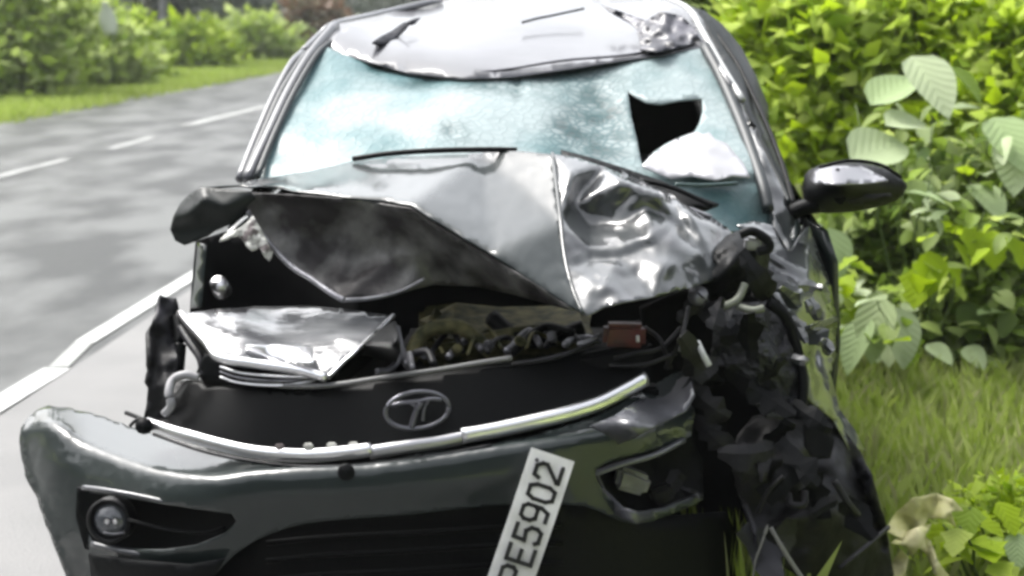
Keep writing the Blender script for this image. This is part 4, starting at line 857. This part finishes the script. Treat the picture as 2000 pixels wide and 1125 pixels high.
# dark cavity of the missing headlight
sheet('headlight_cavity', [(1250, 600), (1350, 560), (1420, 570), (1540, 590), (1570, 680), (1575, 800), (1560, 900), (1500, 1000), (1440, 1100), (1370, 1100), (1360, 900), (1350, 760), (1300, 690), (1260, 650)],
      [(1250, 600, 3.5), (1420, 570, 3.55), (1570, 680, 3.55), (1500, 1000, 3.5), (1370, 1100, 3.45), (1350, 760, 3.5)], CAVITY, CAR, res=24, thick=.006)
sheet('air_filter_box', [(1395, 610), (1430, 592), (1500, 588), (1530, 610), (1550, 660), (1562, 720), (1560, 790), (1540, 815), (1490, 812), (1470, 740), (1440, 715), (1390, 712), (1392, 660)],
      [(1395, 610, 3.36), (1500, 588, 3.42), (1562, 720, 3.38), (1540, 815, 3.34), (1390, 712, 3.32), (1470, 660, 3.27), (1500, 760, 3.28)], mat('dark_grey_box', (.010, .012, .012), .5, col2=(.022, .022, .026), vscale=9, spec=.25, bump=.3, bscale=25), CAR, res=8, mode='facet', crumple=.06, cscale=14, ridged=True, thick=.008, smooth=False)
tube('torn_arch_edge', [(1500, 590, 3.38), (1535, 620, 3.38), (1556, 680, 3.38), (1568, 740, 3.36), (1566, 800, 3.34)], .013, BLACK, CAR)
lathe('round_cap', [(.022, -.01), (.022, .006), (.001, .012)], P(1363, 576, 3.32), (0, -.7, .7), DULLMET, CAR, 18)
tube('white_clip', [(1338, 655, 3.22), (1331, 685, 3.2)], .0085, WHITEPT, CAR)
tube('white_clip', [(1362, 668, 3.22), (1372, 690, 3.2), (1385, 714, 3.2)], .007, WHITEPT, CAR)
for pts_ in ([(1410, 600, 3.3), (1440, 585, 3.32), (1455, 555, 3.34)], [(1440, 598, 3.32), (1470, 606, 3.3), (1492, 602, 3.3)]):
    tube('torn_bracket', pts_, .009, mat('olive_metal', (.12, .13, .1), .5), CAR)
# wheel-arch liner hanging down, crushed
sheet('wheel_arch_liner', [(1440, 850), (1470, 812), (1520, 800), (1590, 790), (1640, 830), (1680, 880), (1710, 950), (1730, 1030), (1745, 1120), (1720, 1180), (1640, 1170), (1580, 1140), (1520, 1100), (1470, 1040), (1440, 960), (1430, 900)],
      [(1440, 850, 3.35), (1520, 800, 3.42), (1640, 830, 3.5), (1745, 1120, 3.5), (1640, 1170, 3.35), (1470, 1040, 3.28), (1430, 900, 3.3), (1540, 900, 3.25), (1600, 1000, 3.26), (1680, 1000, 3.36), (1560, 970, 3.32)],
      GREYPL, CAR, res=9, crumple=.05, cscale=9, ridged=True, mode='facet', relax=1, thick=.006)
sheet('liner_tear', [(1570, 830), (1610, 820), (1630, 860), (1622, 895), (1590, 898), (1572, 870)], [(1570, 830, 3.24), (1630, 860, 3.26), (1590, 898, 3.22)], CAVITY, CAR, res=12, thick=.004)
for pts_, r_ in (([(1440, 905, 3.2), (1470, 890, 3.18), (1500, 884, 3.18)], .006), ([(1540, 965, 3.18), (1545, 985, 3.16), (1570, 985, 3.16), (1572, 960, 3.18)], .008), ([(1630, 940, 3.2), (1655, 980, 3.2), (1675, 1005, 3.22)], .008),
      ([(1480, 1000, 3.18), (1500, 960, 3.16), (1530, 930, 3.16)], .005), ([(1455, 985, 3.2), (1475, 1040, 3.16), (1480, 1075, 3.16)], .006)):
    tube('scuffed_rib', pts_, r_, GREYPL, CAR)
for pts_ in ([(1500, 1025, 3.15), (1488, 1060, 3.14), (1474, 1100, 3.14), (1470, 1150, 3.14)], [(1505, 1030, 3.15), (1525, 1065, 3.14), (1550, 1105, 3.14), (1575, 1140, 3.14)]):
    tube('hanging_strap', pts_, .005, mat('grey_strap', (.14, .14, .13), .6), CAR, flat=.5)
tube('liner_edge', [(1640, 1110, 3.22), (1700, 1060, 3.3), (1735, 1030, 3.42)], .006, GREYPL, CAR)
rt = random.Random(11)
def shard(u, v, d, L_, m, k):
    a = rt.uniform(-.9, .9)+math.pi/2*rt.choice((1, 1, 0)); n = 6; secs = []
    c = P(u, v, d); dx = Vector((math.cos(a), rt.uniform(-.5, .5), math.sin(a))); sd2 = Vector((-math.sin(a), rt.uniform(-.6, .6), math.cos(a)))
    for i in range(n+1):
        t_ = i/n; q_ = c+dx*L_*(t_-.5)+Vector((0, 1, 0))*math.sin(t_*3+k)*L_*.25
        w_ = L_*rt.uniform(.16, .42)*(1-abs(t_-.45)); secs.append([q_-sd2*w_, q_+Vector((0, -.006, 0)), q_+sd2*w_*rt.uniform(.4, 1.2)])
    loft('torn_strip', secs, m, CAR, smooth=False, thick=.002)
zone = [(1380, 600, 3.3, 40, 40), (1430, 700, 3.26, 50, 50), (1500, 760, 3.26, 40, 50), (1400, 830, 3.3, 40, 60), (1480, 900, 3.2, 40, 50), (1560, 950, 3.18, 60, 60), (1640, 1000, 3.24, 50, 60), (1500, 1040, 3.15, 40, 50), (1340, 690, 3.2, 40, 30), (1560, 850, 3.24, 50, 40), (1480, 530, 3.38, 40, 40), (1320, 930, 3.22, 40, 30)]
for k in range(30):
    z_ = zone[k % len(zone)]
    shard(z_[0]+rt.uniform(-1, 1)*z_[3], z_[1]+rt.uniform(-1, 1)*z_[4], z_[2]+rt.uniform(-.03, .03), rt.uniform(.05, .13), (GREYPL, BLACK, BLACK, GREYPL)[k % 4], k)
for k in range(10):
    shard(1560+rt.uniform(-30, 60), 560+k*17+rt.uniform(-10, 10), 3.38+rt.uniform(-.02, .04), rt.uniform(.03, .08), CRUSH, k)
# ---- door mirror
MIR = sheet('wing_mirror', [(1568, 356), (1580, 332), (1620, 320), (1680, 318), (1730, 330), (1762, 350), (1772, 366), (1750, 392), (1700, 408), (1640, 416), (1590, 414), (1572, 395)],
      [(1568, 356, 3.98), (1620, 320, 3.97), (1730, 330, 4.03), (1772, 366, 4.08), (1640, 416, 3.98), (1572, 395, 3.99), (1650, 365, 3.88), (1700, 370, 3.9), (1610, 370, 3.89)], BLACK, CAR, res=9, rnd=2, thick=.07)
sheet('mirror_cap', [(1582, 350), (1592, 332), (1630, 324), (1680, 324), (1712, 338), (1735, 352), (1690, 358), (1640, 360), (1590, 358)],
      [(1582, 350, 3.87), (1630, 324, 3.90), (1712, 338, 3.89), (1735, 352, 3.89), (1640, 360, 3.80), (1690, 358, 3.81)], mat('mirror_cap_paint', (.12, .12, .135), .3, coat=1), MIR, res=8, thick=.004)
sheet('mirror_trim', [(1655, 390), (1690, 380), (1740, 378), (1745, 386), (1700, 398), (1660, 400)], [(1655, 390, 3.885), (1740, 378, 3.93), (1660, 400, 3.89)], GREYPL, MIR, res=8, thick=.004)
tube('mirror_arm', [(1548, 415, 3.98), (1570, 405, 3.97), (1600, 400, 3.96)], .022, BLACK, MIR)
tube('mirror_top_edge', [(1600, 326, 3.95), (1660, 314, 3.95), (1720, 322, 3.98), (1760, 346, 4.02)], .005, BLACK, MIR)

# ---- hanging number plate
def plate():
    tl, tr = P(1038, 874, 2.93), P(1122, 902, 2.93)
    ax = (tr-tl).normalized(); dn = (P(972, 1125, 2.88)-tl); dn = (dn-ax*dn.dot(ax)).normalized()
    nrm = ax.cross(dn).normalized()
    if nrm.y > 0: nrm = -nrm
    Wd = (tr-tl).length; Ln = .50
    A = tl
    def q(s, t, h=0): return A+ax*s+dn*t+nrm*h
    bm = bmesh.new(); n = 16
    for i in range(n+1):
        t = Ln*i/n; b = .006*math.sin(i*.45)
        row = [q(0, t, b), q(Wd, t, b), q(Wd, t, b-.0025), q(0, t, b-.0025)]
        for p in row: bm.verts.new(p)
    bm.verts.ensure_lookup_table()
    for i in range(n):
        for j in range(4):
            k = (j+1) % 4; bm.faces.new([bm.verts[i*4+j], bm.verts[i*4+k], bm.verts[i*4+4+k], bm.verts[i*4+4+j]])
    bm.faces.new([bm.verts[j] for j in range(4)]); bm.faces.new([bm.verts[n*4+j] for j in range(4)][::-1])
    bmesh.ops.recalc_face_normals(bm, faces=bm.faces)
    me = bpy.data.meshes.new('number_plate'); bm.to_mesh(me); bm.free()
    PL = link('number_plate', me, PLATEW, CAR, False)
    # lettering reads from the lower end upwards; strokes as raised flat bars in a 0..1 x 0..1 cell
    G_ = {'2': [[(0, .8), (.15, 1), (.75, 1), (1, .8), (1, .62), (0, .08), (0, 0), (1, 0)]],
          '0': [[(.2, 0), (0, .25), (0, .75), (.2, 1), (.8, 1), (1, .75), (1, .25), (.8, 0), (.2, 0)]],
          '9': [[(1, .55), (.8, .42), (.2, .42), (0, .6), (0, .85), (.2, 1), (.8, 1), (1, .85), (1, .3), (.75, 0), (.15, 0)]],
          '6': [[(.9, 1), (.3, 1), (0, .65), (0, .2), (.2, 0), (.8, 0), (1, .18), (1, .4), (.8, .56), (.2, .56), (0, .4)]],
          '5': [[(1, 1), (.1, 1), (.05, .55), (.7, .6), (1, .42), (1, .18), (.8, 0), (.15, 0), (0, .12)]],
          'E': [[(1, 1), (0, 1), (0, 0), (1, 0)], [(0, .52), (.8, .52)]],
          'P': [[(0, 0), (0, 1), (.8, 1), (1, .85), (1, .6), (.8, .46), (0, .46)]],
          '8': [[(.2, .54), (0, .7), (0, .88), (.2, 1), (.8, 1), (1, .88), (1, .7), (.8, .54), (.2, .54), (0, .38), (0, .14), (.2, 0), (.8, 0), (1, .14), (1, .38), (.8, .54)]]}
    def glyph(ch, t0, hgt=.052, wid=.030):
        # text direction runs up the plate (-dn); glyph tops point to -ax... measured from the picture
        s0 = (Wd-hgt)/2+.002
        bm = bmesh.new(); th = .0041
        for st in G_[ch]:
            pt = [q(s0+hgt*(1-y), t0-x*wid, .0075) for x, y in st]
            for a, b in zip(pt, pt[1:]):
                d = (b-a).normalized(); e = d.cross(nrm)*th; a2, b2 = a-d*th*.8, b+d*th*.8
                v = [bm.verts.new(p) for p in (a2-e, b2-e, b2+e, a2+e, a2-e-nrm*.004, b2-e-nrm*.004, b2+e-nrm*.004, a2+e-nrm*.004)]
                for f in ((0, 1, 2, 3), (0, 4, 5, 1), (1, 5, 6, 2), (2, 6, 7, 3), (3, 7, 4, 0)): bm.faces.new([v[i] for i in f])
        bmesh.ops.recalc_face_normals(bm, faces=bm.faces)
        me = bpy.data.meshes.new('letter'); bm.to_mesh(me); bm.free()
        link('letter', me, INK, PL, False)
    t = .055
    for ch in '2095E9': pass
    for ch, tt in (('2', .052), ('0', .0955), ('9', .139), ('5', .1825), ('E', .226), ('P', .270)):
        glyph(ch, tt)
    for sx in (.018, Wd-.018):
        lathe('bolt_hole', [(.001, .0), (.004, .0), (.004, .002), (.001, .002)], q(sx, .02, .004), nrm, INK, PL, 10)
    return PL
plate()

# ------------------------------------------------------------------ damp air
hb = bpy.data.meshes.new('haze'); bm = bmesh.new(); bmesh.ops.create_cube(bm, size=1); bmesh.ops.scale(bm, vec=(260, 300, 16), verts=bm.verts)
bmesh.ops.translate(bm, vec=(0, 100, 7), verts=bm.verts); bm.to_mesh(hb); bm.free()
ho = bpy.data.objects.new('haze', hb); COL.objects.link(ho); tag(ho, 'thin damp haze over the road', 'haze', kind='stuff')
hm = bpy.data.materials.new('haze_air'); hm.use_nodes = True; hm.node_tree.nodes.clear()
pv = hm.node_tree.nodes.new('ShaderNodeVolumePrincipled'); pv.inputs['Color'].default_value = (.9, .95, .93, 1); pv.inputs['Density'].default_value = .0008; pv.inputs['Anisotropy'].default_value = .2
om = hm.node_tree.nodes.new('ShaderNodeOutputMaterial'); hm.node_tree.links.new(pv.outputs[0], om.inputs['Volume']); hb.materials.append(hm)
